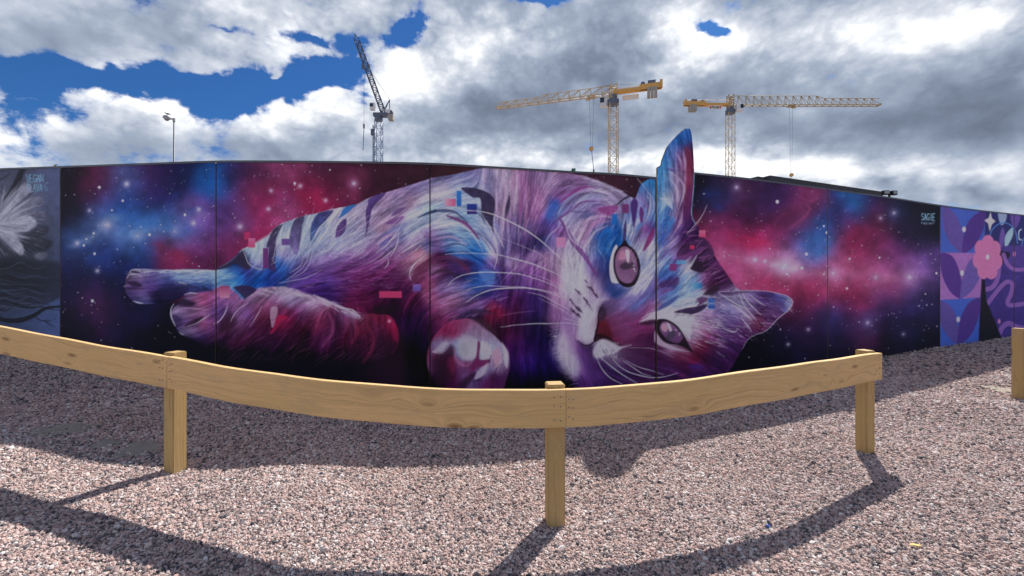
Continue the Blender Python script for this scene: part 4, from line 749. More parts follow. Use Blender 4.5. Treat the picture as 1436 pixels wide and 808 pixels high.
poly(v4(328, 285, 370, 263, 430, 273, 492, 313, 532, 363, 558, 410, 590, 468, 618, 526, 560, 492, 500, 468, 430, 457, 372, 422, 333, 357), W(30, 20, 30), .97, .7)
poly(v4(385, 288, 430, 290, 482, 325, 522, 370, 542, 412, 502, 452, 432, 432, 380, 382, 360, 330), W(136, 94, 136), .96, .8, True, W(96, 58, 102))
poly(v4(375, 310, 410, 300, 425, 340, 405, 365, 375, 345), W(208, 152, 168), .85, 1.2); poly(v4(415, 292, 440, 310, 456, 352, 442, 362, 425, 330), W(214, 198, 208), .9, .7)
poly(v4(442, 366, 482, 358, 474, 400, 432, 428, 408, 408), W(70, 60, 80), .92, .9)
for px_, py_, r in ((485, 350, 1.3), (515, 378, 1.1), (512, 390, .8)): dot(*v4(px_, py_)[0], r, W(225, 214, 226), .85)
dot(*v4(485, 350)[0], .7, W(100, 80, 110), .9)
# brow marks
poly(v4(470, 212, 560, 180, 640, 168, 732, 144, 702, 190, 620, 226, 560, 220), W(48, 32, 66), .94, .6, jit=.5); poly(v4(633, 126, 680, 94, 732, 100, 702, 140, 650, 162, 668, 135), W(88, 46, 92), .9, .6)
stroke(v4(478, 225, 520, 236, 560, 228), .8, .6, W(96, 84, 108), .8)
poly(v3(560, 155, 620, 100, 700, 68, 765, 88, 805, 150, 810, 215, 765, 292, 720, 312, 645, 285, 680, 205, 740, 140, 620, 190, 550, 205), W(62, 34, 70), .8, .9, jit=.6)
poly(v3(640, 280, 690, 230, 760, 220, 780, 260, 730, 312, 680, 305), W(40, 25, 44), .85, .8); poly(v3(735, 470, 780, 430, 830, 400, 850, 430, 800, 470), W(44, 28, 44), .85, .9)
poly(v3(560, 200, 600, 190, 680, 150, 745, 130, 690, 200, 600, 225), W(112, 60, 118), .75, 1)
poly(v3(692, 190, 640, 258, 575, 338, 640, 290, 672, 235), W(200, 196, 210), .9, .7); poly(v3(430, 388, 560, 348, 545, 400, 450, 422), W(68, 44, 94), .85, 1)
poly(v3(400, 590, 440, 545, 520, 500, 565, 470, 540, 510, 470, 560), W(66, 78, 140), .85, 1); poly(v3(218, 582, 300, 510, 365, 468, 320, 520, 240, 575), W(96, 126, 196), .7, 1.6)
poly(v3(388, -10, 340, 80, 312, 162, 340, 142, 390, 60), W(124, 44, 100), .9, .8); poly(v3(410, 60, 470, 30, 520, 0, 470, 70, 410, 120), W(60, 92, 168), .7, 1.4)
for pts, c, wd in ((v3(560, 330, 600, 250, 650, 200), (190, 188, 206), 2), (v3(300, 470, 340, 400, 390, 330), (214, 212, 222), 7), (v3(240, 470, 300, 420, 360, 360), (210, 206, 218), 5), (v3(390, 90, 360, 160, 330, 230), (212, 208, 220), 6), (v3(330, 300, 370, 260, 390, 180), (196, 196, 216), 5), (v3(300, 640, 350, 610, 410, 590), (210, 196, 206), 3), (v3(410, 330, 450, 250, 520, 190), (160, 168, 212), 5), (v3(405, 260, 470, 180, 560, 110), (88, 62, 120), 5), (v3(410, 180, 480, 130, 560, 60), (188, 160, 198), 4), (v3(410, 390, 500, 320, 570, 290), (80, 110, 180), 6), (v3(480, 470, 560, 420, 620, 350), (96, 140, 200), 6), (v3(560, 410, 610, 370, 655, 330), (186, 206, 228), 1.4), (v3(600, 400, 640, 350, 660, 325), (200, 214, 232), 1.2), (v3(480, 560, 580, 520, 680, 500), (190, 206, 222), 8), (v3(560, 540, 640, 510, 700, 515), (206, 210, 220), 7), (v3(720, 330, 780, 300, 830, 250), (130, 76, 128), 4), (v3(740, 350, 800, 320, 850, 300), (176, 140, 176), 3), (v3(410, 480, 480, 440, 540, 430), (120, 70, 128), 5)):
    stroke(pts, .8, .8, W(*c), .65, mid=wd, soft=1)
for k in range(520):
    xx = rng.uniform(885, 1025); yy = rng.uniform(300, 440); iy, ix = int((yy - CY0) * SC), int((xx - CX0) * SC)
    if cat_mask[iy, ix] < .9: continue
    th = math.radians(np.interp(xx, [885, 930, 1025], [112, 128, 142]) + rng.randn() * 10); L = rng.uniform(7, 20)
    stroke([(xx, yy), (xx + math.cos(th) * L, yy + math.sin(th) * L)], rng.uniform(.5, 1.8), .2, np.clip(img[iy, ix] * rng.choice([.5, .7, 1.25, 1.5]) + .01, 0, .92), rng.uniform(.2, .5))
# upright ear
poly(v2(610, 160, 640, 200, 652, 320, 645, 480, 620, 640, 600, 560, 612, 420, 615, 300), W(112, 42, 66), .85, 2); poly(v2(620, 480, 645, 420, 650, 560, 640, 660, 600, 700, 590, 640), W(78, 34, 82), .7, 3)
for pts, c, wd in ((v2(535, 190, 570, 250, 590, 320), (176, 150, 186), 3), (v2(590, 180, 605, 260, 608, 330), (186, 160, 190), 4), (v2(490, 330, 560, 380, 600, 440, 590, 520, 560, 600), (196, 180, 204), 3.5), (v2(500, 380, 540, 440, 560, 520, 550, 590), (190, 172, 200), 4), (v2(520, 350, 580, 400, 595, 450), (150, 120, 168), 3), (v2(545, 230, 565, 300, 575, 320), (58, 40, 78), 2), (v2(590, 330, 600, 350, 595, 370), (50, 40, 70), 1.5), (v2(500, 420, 530, 500, 540, 560), (78, 60, 110), 2), (v2(470, 300, 510, 320, 530, 340), (110, 84, 150), 4), (v2(430, 520, 480, 540, 520, 600), (200, 205, 222), 9), (v2(420, 640, 460, 570, 500, 520), (156, 186, 222), 6), (v2(590, 600, 575, 690, 530, 770), (196, 160, 186), 4), (v2(480, 760, 520, 690, 525, 640), (60, 110, 180), 6), (v2(450, 700, 500, 690, 480, 760), (64, 116, 186), 6)):
    stroke(pts, .6, .6, W(*c), .7, mid=wd, soft=.9)
for k in range(170):
    xx = rng.uniform(922, 966); yy = rng.uniform(188, 312); iy, ix = int((yy - CY0) * SC), int((xx - CX0) * SC)
    if cat_mask[iy, ix] < .9: continue
    th = math.radians(np.interp(yy, [188, 240, 312], [110, 75, 100]) + rng.randn() * 12); L = rng.uniform(6, 16)
    stroke([(xx, yy), (xx + math.cos(th) * L, yy + math.sin(th) * L)], rng.uniform(.5, 1.4), .2, np.clip(img[iy, ix] * rng.choice([.7, 1.25, 1.4]), 0, .9), rng.uniform(.2, .5))
stroke(v2(668, 300, 672, 345, 662, 500, 652, 635, 680, 705), 1.1, .9, W(130, 176, 212), .9)
stroke(v2(480, 160, 530, 95, 600, 38, 635, 34), .8, .8, W(120, 170, 210), .5)
stroke(v2(415, 303, 520, 320, 668, 335), .5, .5, W(52, 44, 74), .6)
poly(v2(248, 520, 225, 560, 230, 640, 248, 730, 256, 700, 272, 600, 275, 545), W(64, 38, 96), .92, .7); poly(v2(295, 580, 285, 630, 300, 700, 318, 640, 312, 600), W(86, 40, 96), .9, .8)
stroke(v2(270, 380, 330, 450, 372, 520), .6, .5, W(210, 205, 215), .8)
for pts, c, wd in ((v2(330, 500, 365, 540, 350, 640, 320, 700), (190, 180, 206), 3), (v2(360, 480, 390, 560, 380, 640), (150, 150, 196), 4), (v2(300, 520, 340, 570, 345, 620), (130, 90, 140), 3), (v2(200, 790, 210, 720, 230, 690), (200, 206, 222), 4), (v2(265, 780, 285, 720, 330, 690), (80, 120, 190), 6)):
    stroke(pts, .6, .6, W(*c), .7, mid=wd)
rect(*v2(473, 645)[0], *v2(500, 670)[0], W(44, 100, 162))
rect(*v3(705, 15)[0], *v3(752, 65)[0], W(222, 110, 140), W(206, 66, 104)); rect(*v3(640, 122)[0], *v3(673, 150)[0], W(192, 52, 92)); rect(*v3(497, 253)[0], *v3(547, 303)[0], W(118, 48, 104))
rect(*v3(545, 228)[0], *v3(615, 256)[0], W(74, 136, 194), W(110, 160, 205), 0); rect(*v3(655, 388)[0], *v3(725, 430)[0], W(128, 178, 214), W(34, 108, 172), 0); rect(992.5, 418, 1001.5, 433, W(34, 92, 172))
# lower ear
poly(v5(180, 346, 300, 338, 345, 345, 270, 360, 200, 358), W(66, 40, 76), .7, 1.5)
for k in range(330):
    xx = rng.uniform(985, 1100); yy = rng.uniform(415, 478); iy, ix = int((yy - CY0) * SC), int((xx - CX0) * SC)
    if cat_mask[iy, ix] < .95: continue
    L = rng.uniform(6, 18); th = math.radians(rng.uniform(5, 50))
    stroke([(xx, yy), (xx + math.cos(th) * L * .6, yy + math.sin(th) * L * .3), (xx + math.cos(th) * L, yy + math.sin(th) * L)], rng.uniform(.5, 1.6), .2, [W(205, 190, 210), W(150, 120, 165), W(70, 44, 86), W(222, 212, 224)][k % 4], rng.uniform(.25, .6) * np.interp(xx, [985, 1060, 1100], [1, .8, .45]))
for pts in (v5(310, 350, 340, 400, 380, 440, 410, 470), v5(290, 350, 320, 420, 370, 480, 405, 530), v5(270, 420, 330, 470, 380, 520), v5(180, 350, 260, 400, 330, 440), v5(350, 360, 400, 400, 440, 420), v5(200, 540, 260, 560, 290, 545), v5(300, 480, 340, 530, 360, 560)):
    stroke(pts, .8, .4, W(218, 206, 220), .75, mid=1.8)
stroke(v5(180, 345, 300, 338, 430, 340, 520, 357, 560, 374, 580, 400, 558, 442, 500, 490, 440, 552, 378, 577, 338, 602, 310, 652), .6, .5, W(205, 196, 214), .75, mid=1.3)
for k in range(16): stroke([v5(545 + rng.uniform(-10, 25), 380 + k * 4)[0], v5(580 + rng.uniform(-6, 10), 385 + k * 5)[0]], .7, .2, W(225, 218, 230), .6)
poly(v5(440, 430, 500, 400, 530, 420, 480, 470, 420, 480), W(88, 56, 104), .5, 3); poly(v5(360, 500, 420, 480, 400, 540, 370, 560), W(104, 42, 72), .5, 2.5)
stroke(v5(170, 665, 190, 680, 215, 695), .6, .5, W(220, 210, 222), .7)
for k in range(60):
    xx = rng.uniform(965, 1010); yy = rng.uniform(440, 485); L = rng.uniform(6, 14); stroke([(xx, yy), (xx + L, yy + L * rng.uniform(.1, .7))], 1.1, .2, W(226, 210, 220), rng.uniform(.3, .7))
poly(v5(20, 740, 80, 735, 100, 755, 40, 760), W(62, 34, 110), .7, 1.5)
# forehead edge against the nebula
for k in range(60):
    s = rng.rand(); xx = 978 + s * 55; yy = np.interp(xx, [979, 987, 1000, 1018, 1034], [320, 335, 357, 383, 405])
    stroke([(xx - rng.uniform(8, 22), yy + rng.uniform(2, 14)), (xx - 1, yy + rng.uniform(-1, 2))], rng.uniform(.8, 3), .4, [W(66, 36, 74), W(44, 26, 48), W(150, 90, 140), W(96, 54, 104)][k % 4], .6)
# whiskers
WK = W(236, 232, 240)
for pts, wd, a in [([(645,295),(669,296),(689,300),(709,308),(729,318),(744,327),(760,339),(780,357),(797,372)], 1.5, .92), ([(624,357),(650,355),(679,356),(697,357),(717,362),(742,369),(760,375.5),(780,384),(800,395)], 1.1, .75), ([(695,331),(719,340),(746,351),(758,357),(780,373)], .8, .5),
                   ([(628,400),(638,391),(652,385),(673,382),(694,382),(725,384),(745,389),(771,398),(796,411)], 1.2, .8), ([(644,411),(663,404),(683.5,401),(706,402),(735,403),(761,407),(782,412),(798,419.5)], 1.0, .65), ([(654,424),(669,414),(688,407),(706,404.5),(735,404),(761,408),(790,418)], 1.3, .8),
                   ([(702,459),(723,456),(750,454),(771,454),(796,453),(817,456.5)], 1.1, .75), ([(740,410),(761,415),(782,426),(802,436)], .9, .7), ([(745,384),(765,391),(790,405)], .7, .6), ([(755,418),(780,430),(806,446)], .7, .6), ([(700,443),(723,439),(750,436)], 2.0, .16), ([(720,362),(750,371),(775,382)], 1.6, .35),
                   ([(835.6,499.5),(844,517),(856,530),(873,539)], 1.1, .85), ([(840,499.5),(856,513),(873,525.5),(894,538)], 1.2, .85), ([(856,498.5),(868,513),(885,523),(912,529.5),(932,528),(950,523)], 1.2, .8), ([(874,506),(887,515),(901,524),(914,528)], 1.1, .75), ([(878,506),(896,515),(914,520),(930,525.6)], 1, .7), ([(872,487),(896,488),(914,489),(932,495),(944,502)], .7, .6),
                   ([(991,287.5),(986,299),(978,311),(970,320),(962,329)], .9, .75), ([(983,306),(975,318),(960,334)], .6, .5), ([(788,446),(800,449),(812,452)], .8, .6), ([(776,470),(781,474)], 1, .8)]:
    stroke(pts, wd * .5, wd * .45, WK, a, mid=wd, soft=.45)
for k in range(5): stroke([(886 + k * 3, 262 - k * 2), (902 + k * 2, 268), (905 + k, 285)], .4, .3, W(60, 50, 80), .5)

# ---------------- left neighbour: grey blossom over dark roots
def region_fill(x0, x1, samples, seed, warp):
    s = parse(samples); s[:, 2:] /= 255
    f = field(s, warp, seed, 5, 22); a = int((x0 - CX0) * SC); b = int((x1 - CX0) * SC)
    img[:, a:b] = f[:, a:b] * (0.88 + .24 * TEX[:, a:b, None])
keep_mid = img[:, int((85 - CX0) * SC):].copy()
region_fill(-180, 84.6, '''0,245,69,74,97;30,245,58,61,79;60,250,71,79,110;78,260,76,87,123;78,300,74,84,118;80,340,71,82,115;80,365,63,74,105;-20,250,66,69,87;-40,300,56,58,71;-30,360,43,45,58;10,300,160,160,175;40,270,95,95,113;60,320,58,58,71;55,350,53,56,69;20,370,43,45,58;50,380,40,45,58;10,400,37,43,56;50,410,43,50,69;20,430,48,56,79;60,435,69,82,123;78,430,74,89,134;78,460,76,92,139;40,460,66,79,115;10,465,58,69,102;-30,450,43,50,71;0,345,50,53,66''', 81, 4)
z8 = tile((0, 220), 3.108)
stroke(z8(100, 50, 70, 120, 30, 190, -60, 280), 8, 12, W(26, 26, 34), .8, soft=2); stroke(z8(0, 95, 20, 90, 40, 80), .8, .4, W(24, 24, 30), .8); stroke(z8(0, 150, 20, 165), .8, .5, W(24, 24, 30), .8); stroke(z8(40, 72, 10, 98, -20, 110), .8, .6, W(24, 24, 30), .8)
for pts, c, c2, a in ((z8(60, 330, 130, 320, 200, 300, 212, 325, 170, 350, 120, 345), (40, 40, 50), (34, 34, 44), .8), (z8(90, 360, 170, 355, 230, 370, 200, 410, 130, 420, 100, 400), (38, 40, 50), (30, 32, 42), .8), (z8(90, 240, 130, 228, 182, 238, 208, 262, 160, 264, 110, 262), (84, 84, 102), (70, 70, 88), .85), (z8(60, 200, 120, 178, 170, 176, 196, 196, 150, 218, 90, 232), (104, 104, 122), (84, 84, 100), .85), (z8(85, 160, 130, 130, 175, 128, 150, 158, 100, 190), (70, 70, 86), (60, 60, 76), .8),
                      (z8(-30, 290, 0, 245, 40, 195, 85, 135, 112, 112, 140, 135, 120, 165, 80, 200, 45, 240, 10, 292), (142, 142, 156), (158, 158, 172), .85), (z8(45, 264, 120, 258, 150, 272, 160, 296, 142, 312, 100, 326, 60, 302), (172, 172, 186), (128, 128, 144), .9), (z8(-20, 290, 20, 285, 55, 320, 85, 365, 104, 402, 96, 428, 66, 410, 25, 368, -20, 340), (150, 150, 164), (166, 166, 180), .88), (z8(0, 300, 30, 300, 60, 330, 40, 350, 0, 330), (178, 178, 190), (150, 150, 164), .6), (z8(150, 430, 180, 415, 205, 425, 190, 450, 160, 448), (110, 112, 124), (80, 82, 96), .7)):
    poly(pts, W(*c) * 1.15, a * .9, 1.6, True, W(*c2) * 1.1, jit=.6)
for k in range(190):
    xx = rng.uniform(-10, 58); yy = rng.uniform(250, 362); L = rng.uniform(5, 16); th = math.atan2(yy - 312, xx + 14)
    stroke([(xx, yy), (xx + math.cos(th) * L, yy + math.sin(th) * L)], .9, .2, W(200, 200, 212) if k % 2 else W(80, 80, 94), rng.uniform(.15, .4))
for k in range(120):                       # feathery petals fanning out
    th = math.radians(rng.choice([-58, -40, -22, -4, 18, 46]) + rng.randn() * 6); L = rng.uniform(34, 72) * (1 if th < 0 else .8); ox, oy = -8 + rng.randn() * 4, 318 + rng.randn() * 5; bw = rng.uniform(-.12, .12)
    stroke([(ox, oy), (ox + math.cos(th + bw) * L * .55, oy + math.sin(th + bw) * L * .55), (ox + math.cos(th) * L, oy + math.sin(th) * L)], 1, .3, W(*[(196, 196, 208), (150, 150, 166), (104, 104, 120)][k % 3]), rng.uniform(.2, .5), mid=rng.uniform(1.2, 5), soft=1.1)
poly(z8(-200, 470, -60, 450, 60, 440, 150, 455, 268, 470, 268, 600, 180, 640, 60, 650, -200, 640), W(24, 27, 37), .62, 4)
for k in range(46):
    y = rng.uniform(455, 660); x = rng.uniform(-150, 60); pts = [(x + i * 55, y + rng.randn() * 11 + i * 3) for i in range(5)]
    stroke(z8(*[v for p in pts for v in p]), rng.uniform(.8, 2.4), .8, [W(18, 20, 28), W(24, 26, 36), W(48, 58, 80), W(66, 74, 96)][k % 4], rng.uniform(.35, .75), mid=rng.uniform(1, 4))
stroke(z8(-200, 690, -60, 690, 20, 712, 90, 712, 150, 690, 200, 660, 268, 652), 4, 3, W(20, 22, 30), .9, mid=7)
for pts in (z8(140, 690, 175, 712, 210, 715, 240, 708), z8(190, 712, 215, 730, 240, 742), z8(60, 640, 140, 660, 200, 640, 266, 600)): stroke(pts, 1.6, .6, W(20, 22, 30), .9)
img[:, int((70 - CX0) * SC):int((70.6 - CX0) * SC)] *= .8
GLY = {'V': [[(0, 0), (.5, 1), (1, 0)]], 'E': [[(1, 0), (0, 0), (0, 1), (1, 1)], [(0, .5), (.8, .5)]], 'G': [[(1, .12), (.5, 0), (0, .35), (0, .75), (.5, 1), (1, .85), (1, .55), (.55, .55)]], 'A': [[(0, 1), (.5, 0), (1, 1)], [(.2, .65), (.8, .65)]], 'N': [[(0, 1), (0, 0), (1, 1), (1, 0)]], 'F': [[(1, 0), (0, 0), (0, 1)], [(0, .5), (.8, .5)]], 'L': [[(0, 0), (0, 1), (1, 1)]],
       'S': [[(1, .1), (.5, 0), (0, .2), (.2, .45), (.8, .55), (1, .8), (.5, 1), (0, .9)]], 'I': [[(.5, 0), (.5, 1)]], 'C': [[(1, .15), (.5, 0), (0, .3), (0, .7), (.5, 1), (1, .85)]], 'P': [[(0, 1), (0, 0), (.9, 0), (.9, .5), (0, .5)]], 'B': [[(0, 1), (0, 0), (.8, 0), (.8, .5), (0, .5)], [(.8, .5), (1, .75), (.8, 1), (0, 1)]],
       'a': [[(.1, .45), (.7, .4), (.8, 1)], [(.8, .65), (.2, .7), (.2, 1), (.8, .95)]], 's': [[(.9, .45), (.2, .5), (.8, .8), (.1, 1)]], 'g': [[(.8, .45), (.2, .45), (.2, .9), (.8, .9)], [(.8, .4), (.8, 1.3), (.2, 1.3)]], 'i': [[(.5, .45), (.5, 1)]], 'e': [[(.1, .7), (.9, .7), (.6, .42), (.1, .6), (.2, 1), (.9, 1)]], 'r': [[(.2, .4), (.2, 1)], [(.2, .6), (.8, .42)]], 't': [[(.5, .1), (.5, 1)], [(.1, .42), (.9, .42)]], '@': [[(.7, .7), (.4, .5), (.3, .8), (.7, .8), (.9, .5), (.5, .2), (.1, .6), (.5, 1.1)]]}
def write(txt, x, y, cw, ch, gap, c, wd, slope=0.0, a=.9):
    for i, ch_ in enumerate(txt):
        for ln in GLY.get(ch_, []):
            stroke([(x + i * (cw + gap) + px_ * cw, y + py_ * ch + slope * (i * (cw + gap) + px_ * cw)) for px_, py_ in ln], wd, wd, c, a, False, .35)
write('VEGAN', 37, 245.3, 3.9, 10.6, 1.0, W(112, 160, 192), 1.0, -.03); write('FLAVA', 38, 258.5, 3.6, 10.2, .8, W(112, 160, 192), 1.0, -.02)
stroke([(64, 258), (66, 256.2), (67.5, 256.8)], .8, .6, W(112, 160, 192), .8); stroke([(61, 262), (63, 260), (63, 266), (65, 268), (67, 266), (65, 263)], .8, .7, W(112, 160, 192), .8)
write('SAGIE', 1291.8, 299.2, 2.9, 9.6, 1.0, W(140, 192, 222), .95, .04); write('@sagieart', 1291.2, 310.3, 1.7, 3.4, .45, W(150, 185, 210), .5, .05)

# ---------------- right neighbour: leaf tiles, pink flower, winding bands
z7 = tile((1290, 270), 3.513)
def zp(*p): return z7(*p)
img[:, int((85 - CX0) * SC):] = keep_mid
write('SAGIE', 1291.8, 299.2, 2.9, 9.6, 1.0, W(140, 192, 222), .95, .04); write('@sagieart', 1291.2, 310.3, 1.7, 3.4, .45, W(150, 185, 210), .5, .05)
keep_mid = img[:, :int((1318.2 - CX0) * SC)].copy()
region_fill(1318.4, 1622, '''1330,300,62,48,116;1400,310,42,44,98;1430,310,44,44,100;1460,320,48,46,105;1390,290,40,40,92;1420,290,40,40,92;1400,350,60,48,116;1430,360,64,48,120;1400,400,58,44,112;1430,400,62,46,116;1400,440,60,44,112;1430,450,62,46,118;1480,400,60,46,114;1380,420,58,44,110''', 91, 1)
LT, DK, MD = W(90, 72, 138), W(74, 46, 120), W(96, 80, 150)
for quad, bgc in ((zp(104, 50, 322, 82, 318, 298, 98, 296), (64, 88, 172)), (zp(98, 296, 318, 298, 296, 518, 86, 531), (152, 102, 168)), (zp(86, 531, 296, 518, 287, 740, 70, 775), (62, 90, 180))): poly(quad, W(*bgc), 1, .4, False)
for pts, c in ((zp(112, 60, 165, 98, 200, 160, 215, 230, 212, 297, 170, 272, 132, 220, 114, 150), LT), (zp(320, 92, 270, 110, 230, 160, 212, 230, 212, 297, 260, 272, 300, 210, 320, 150), DK), (zp(104, 298, 160, 315, 195, 390, 207, 460, 200, 522, 150, 490, 113, 420, 98, 340), DK), (zp(314, 304, 250, 330, 215, 400, 203, 460, 200, 522, 250, 490, 290, 430, 310, 360), MD), (zp(90, 533, 150, 560, 180, 620, 191, 690, 188, 750, 140, 712, 103, 650, 88, 590), LT), (zp(296, 520, 240, 545, 200, 620, 188, 690, 188, 750, 240, 715, 277, 650, 294, 580), DK)): poly(pts, c, .97, .4)
for p in (zp(217, 182), zp(207, 397), zp(188, 625)): dot(*p[0], 2.6, W(204, 196, 206), 1, 3.9)
poly(zp(325, 84, 560, 140, 560, 262, 420, 262, 322, 250), W(40, 42, 96), .9, .6, False)
for pts, c in ((zp(386, 92, 425, 102, 422, 140, 402, 162, 388, 130), (142, 162, 196)), (zp(448, 108, 492, 116, 482, 160, 462, 178, 448, 140), (100, 76, 150)), (zp(405, 172, 418, 205, 405, 270, 390, 235), (104, 78, 152)), (zp(455, 172, 458, 205, 445, 240, 420, 274, 420, 215), (150, 186, 206)), (zp(412, 270, 470, 262, 560, 266, 560, 370, 470, 360, 425, 330), (74, 56, 128)), (zp(394, 292, 415, 290, 444, 300, 430, 332, 400, 346), (28, 26, 42))): poly(pts, W(*c), .97, .4)
poly(zp(348, 92, 354, 126, 372, 142, 354, 158, 344, 192, 335, 152, 317, 138, 339, 124), W(204, 198, 194), 1, .4, False)
stroke(zp(343, 230, 352, 190, 380, 160, 413, 150, 445, 160, 470, 195, 480, 250), 1.6, 1.6, W(76, 118, 188), .95); stroke(zp(500, 260, 510, 230, 530, 200), 1.6, 1.6, W(76, 118, 188), .95)
stroke(zp(498, 182, 488, 190, 485, 210, 488, 230, 500, 234), 1.6, 1.6, W(176, 200, 216), .95); stroke(zp(530, 180, 520, 230), 1.6, 1.6, W(176, 200, 216), .95)
for pts, wd in ((zp(325, 478, 355, 468, 378, 435, 388, 385, 385, 340), 6.5), (zp(335, 545, 375, 492, 415, 448, 438, 440, 456, 456, 446, 505, 432, 540, 452, 556, 560, 540), 6), (zp(412, 305, 430, 350, 470, 380, 560, 374), 5.5), (zp(388, 700, 408, 662, 440, 645, 480, 664, 560, 676), 7)): stroke(pts, wd, wd, W(128, 88, 156), .97)
for q_ in range(4):
    stroke(zp(560 + q_ * 130, 300 + q_ * 30, 600 + q_ * 130, 380, 660 + q_ * 130, 470, 690 + q_ * 130, 600), 6, 6, W(128, 88, 156), .97); poly(zp(600 + q_ * 130, 180, 650 + q_ * 130, 230, 640 + q_ * 130, 330, 590 + q_ * 130, 270), MD, .97, .4)
poly(zp(303, 425, 320, 432, 326, 530, 402, 714, 400, 760, 284, 770, 290, 735, 300, 520), W(20, 18, 28), 1, .4, False)
for k in range(7):
    th = 2 * math.pi * k / 7 + .25; a, b = zp(333 + 44 * math.cos(th), 322 + 72 * math.sin(th))[0]; dot(a, b, 8.6, W(208, 112, 158), 1, 11.5)
dot(*zp(333, 322)[0], 11, W(208, 112, 158), 1, 17); dot(*zp(333, 318)[0], 2.3, W(226, 216, 220), 1, 3.6); dot(*zp(464, 303)[0], 2.2, W(205, 110, 156), 1, 3.6); dot(*zp(390, 635)[0], 2.0, W(205, 110, 156), 1, 3.4)
img[:, :int((1318.2 - CX0) * SC)] = keep_mid
# dribbles and scuffs near the foot, roller texture over all
yy_, xx_ = np.mgrid[0:CH, 0:CW]
img *= (1 + (vnoise(2.0, 301) - .5) * .10 + (fbm(60, 311, 3) - .5) * .12)[..., None]
dust = np.clip((CY0 + yy_ / SC - bpx(CX0 + xx_[:1] / SC) + 7) / 9, 0, 1) * (.25 + .5 * fbm(8, 333, 4)); img += (np.array((84, 74, 74)) / 255 - img) * (dust * .5)[..., None]
img = np.clip(img, 0, 1)
PAINT_GAIN = 0.58                      # what light falls on the shaded face: display value / paint value
paint = np.where(img <= 0.04045, img / 12.92, ((img + 0.055) / 1.055) ** 2.4)
paint = paint / PAINT_GAIN; paint = np.clip(paint / (1 + (paint / .98) ** 4) ** .25, 0.0022, 0.88)
def sample(x, y):
    fx = np.clip((x - CX0) * SC - .5, 0, CW - 1.001); fy = np.clip((y - CY0) * SC - .5, 0, CH - 1.001)
    xi = fx.astype(int); yi = fy.astype(int); tx = (fx - xi)[..., None]; ty = (fy - yi)[..., None]
    return (paint[yi, xi] * (1 - tx) + paint[yi, xi + 1] * tx) * (1 - ty) + (paint[yi + 1, xi] * (1 - tx) + paint[yi + 1, xi + 1] * tx) * ty
# ------------------------------------------------------------------ materials
def paint_mat(name, rough=0.68):
    m, g, b = material(name, rough)
    at_ = g.n('ShaderNodeAttribute'); at_.attribute_name = 'paint'
    g.put(b.inputs['Base Color'], at_.outputs['Color'])
    t = g.n('ShaderNodeTexCoord').outputs['Object']
    bp = g.n('ShaderNodeBump'); bp.inputs['Strength'].default_value = 0.25; bp.inputs['Distance'].default_value = 0.004
    g.put(bp.inputs['Height'], g.m('ADD', g.noise(t, 90, 3, .6), g.m('MULTIPLY', g.noise(t, 1.2, 3, .5), 2.0)))
    g.put(b.inputs['Normal'], bp.outputs[0]); b.inputs['Specular IOR Level'].default_value = 0.14
    return m
def wood_mat(name, tint):
    m, g, b = material(name, 0.72)
    at_ = g.n('ShaderNodeAttribute'); at_.attribute_name = 'grain'; v = at_.outputs['Vector']
    wv = g.noise(g.v('MULTIPLY', v, (1.3, 5.0, 5.0)), 1.0, 3, .5, 0.0, True)
    v2_ = g.v('ADD', v, g.v('MULTIPLY', g.v('SUBTRACT', wv, (.5, .5, .5)), (0.0, 0.10, 0.06)))
    kn = g.n('ShaderNodeTexVoronoi', feature='F1'); g.put(kn.inputs['Vector'], g.v('MULTIPLY', v2_, (2.1, 6.5, 3.0))); kn.inputs['Scale'].default_value = 1.0
    kd = kn.outputs['Distance']
    ringc = g.comb(0.0, g.m('ADD', g.m('MULTIPLY', g.sep(v2_)[1], 60.0), g.m('DIVIDE', 1.6, g.m('ADD', kd, 0.08))), g.m('MULTIPLY', g.sep(v2_)[0], .6))
    rings = g.noise(ringc, 1.0, 2, .5)
    fib = g.noise(g.v('MULTIPLY', v2_, (6.0, 240.0, 240.0)), 1.0, 3, .6)
    c0 = g.ramp(rings, [(0.3, tuple(x * .66 for x in tint)), (0.52, tint), (0.75, tuple(min(1, x * 1.10) for x in tint))])
    c1 = g.mix(g.mr(fib, .35, .75), c0, tuple(x * .82 for x in tint), 'MIX')
    blot = g.noise(g.v('MULTIPLY', v, (1.1, 3, 3)), 1.0, 4, .6)
    c2 = g.mix(g.mr(blot, .40, .72, 0, .55), c1, (tint[0] * .80, tint[1] * .84, tint[2] * .70))
    c3 = g.mix(g.mr(kd, .05, .16, .85, 0), c2, (tint[0] * .30, tint[1] * .24, tint[2] * .20))
    crk = g.noise(g.v('MULTIPLY', v2_, (1.8, 70.0, 40.0)), 1.0, 2, .5)
    c4 = g.mix(g.mr(crk, .70, .76, 0, .75), c3, (tint[0] * .30, tint[1] * .26, tint[2] * .22))
    dirt = g.noise(g.v('MULTIPLY', v, (2.6, 7.0, 7.0)), 1.0, 6, .7)
    c5 = g.mix(g.mr(dirt, .52, .80, 0, .5), c4, (.30, .25, .19))
    scr = g.noise(g.v('MULTIPLY', v, (14.0, 30.0, 20.0)), 1.0, 4, .7)
    c6 = g.mix(g.mr(scr, .60, .75, 0, .35), c5, (min(1, tint[0] * 1.2), min(1, tint[1] * 1.25), tint[2] * 1.5))
    g.put(b.inputs['Base Color'], c6)
    bp = g.n('ShaderNodeBump'); bp.inputs['Strength'].default_value = .5; bp.inputs['Distance'].default_value = .003
    g.put(bp.inputs['Height'], g.m('ADD', fib, rings)); g.put(b.inputs['Normal'], bp.outputs[0])
    b.inputs['Specular IOR Level'].default_value = .25
    return m
M_paint = paint_mat('mural_paint')
M_back = plain('raw_plywood_back', (.16, .12, .085), .8)
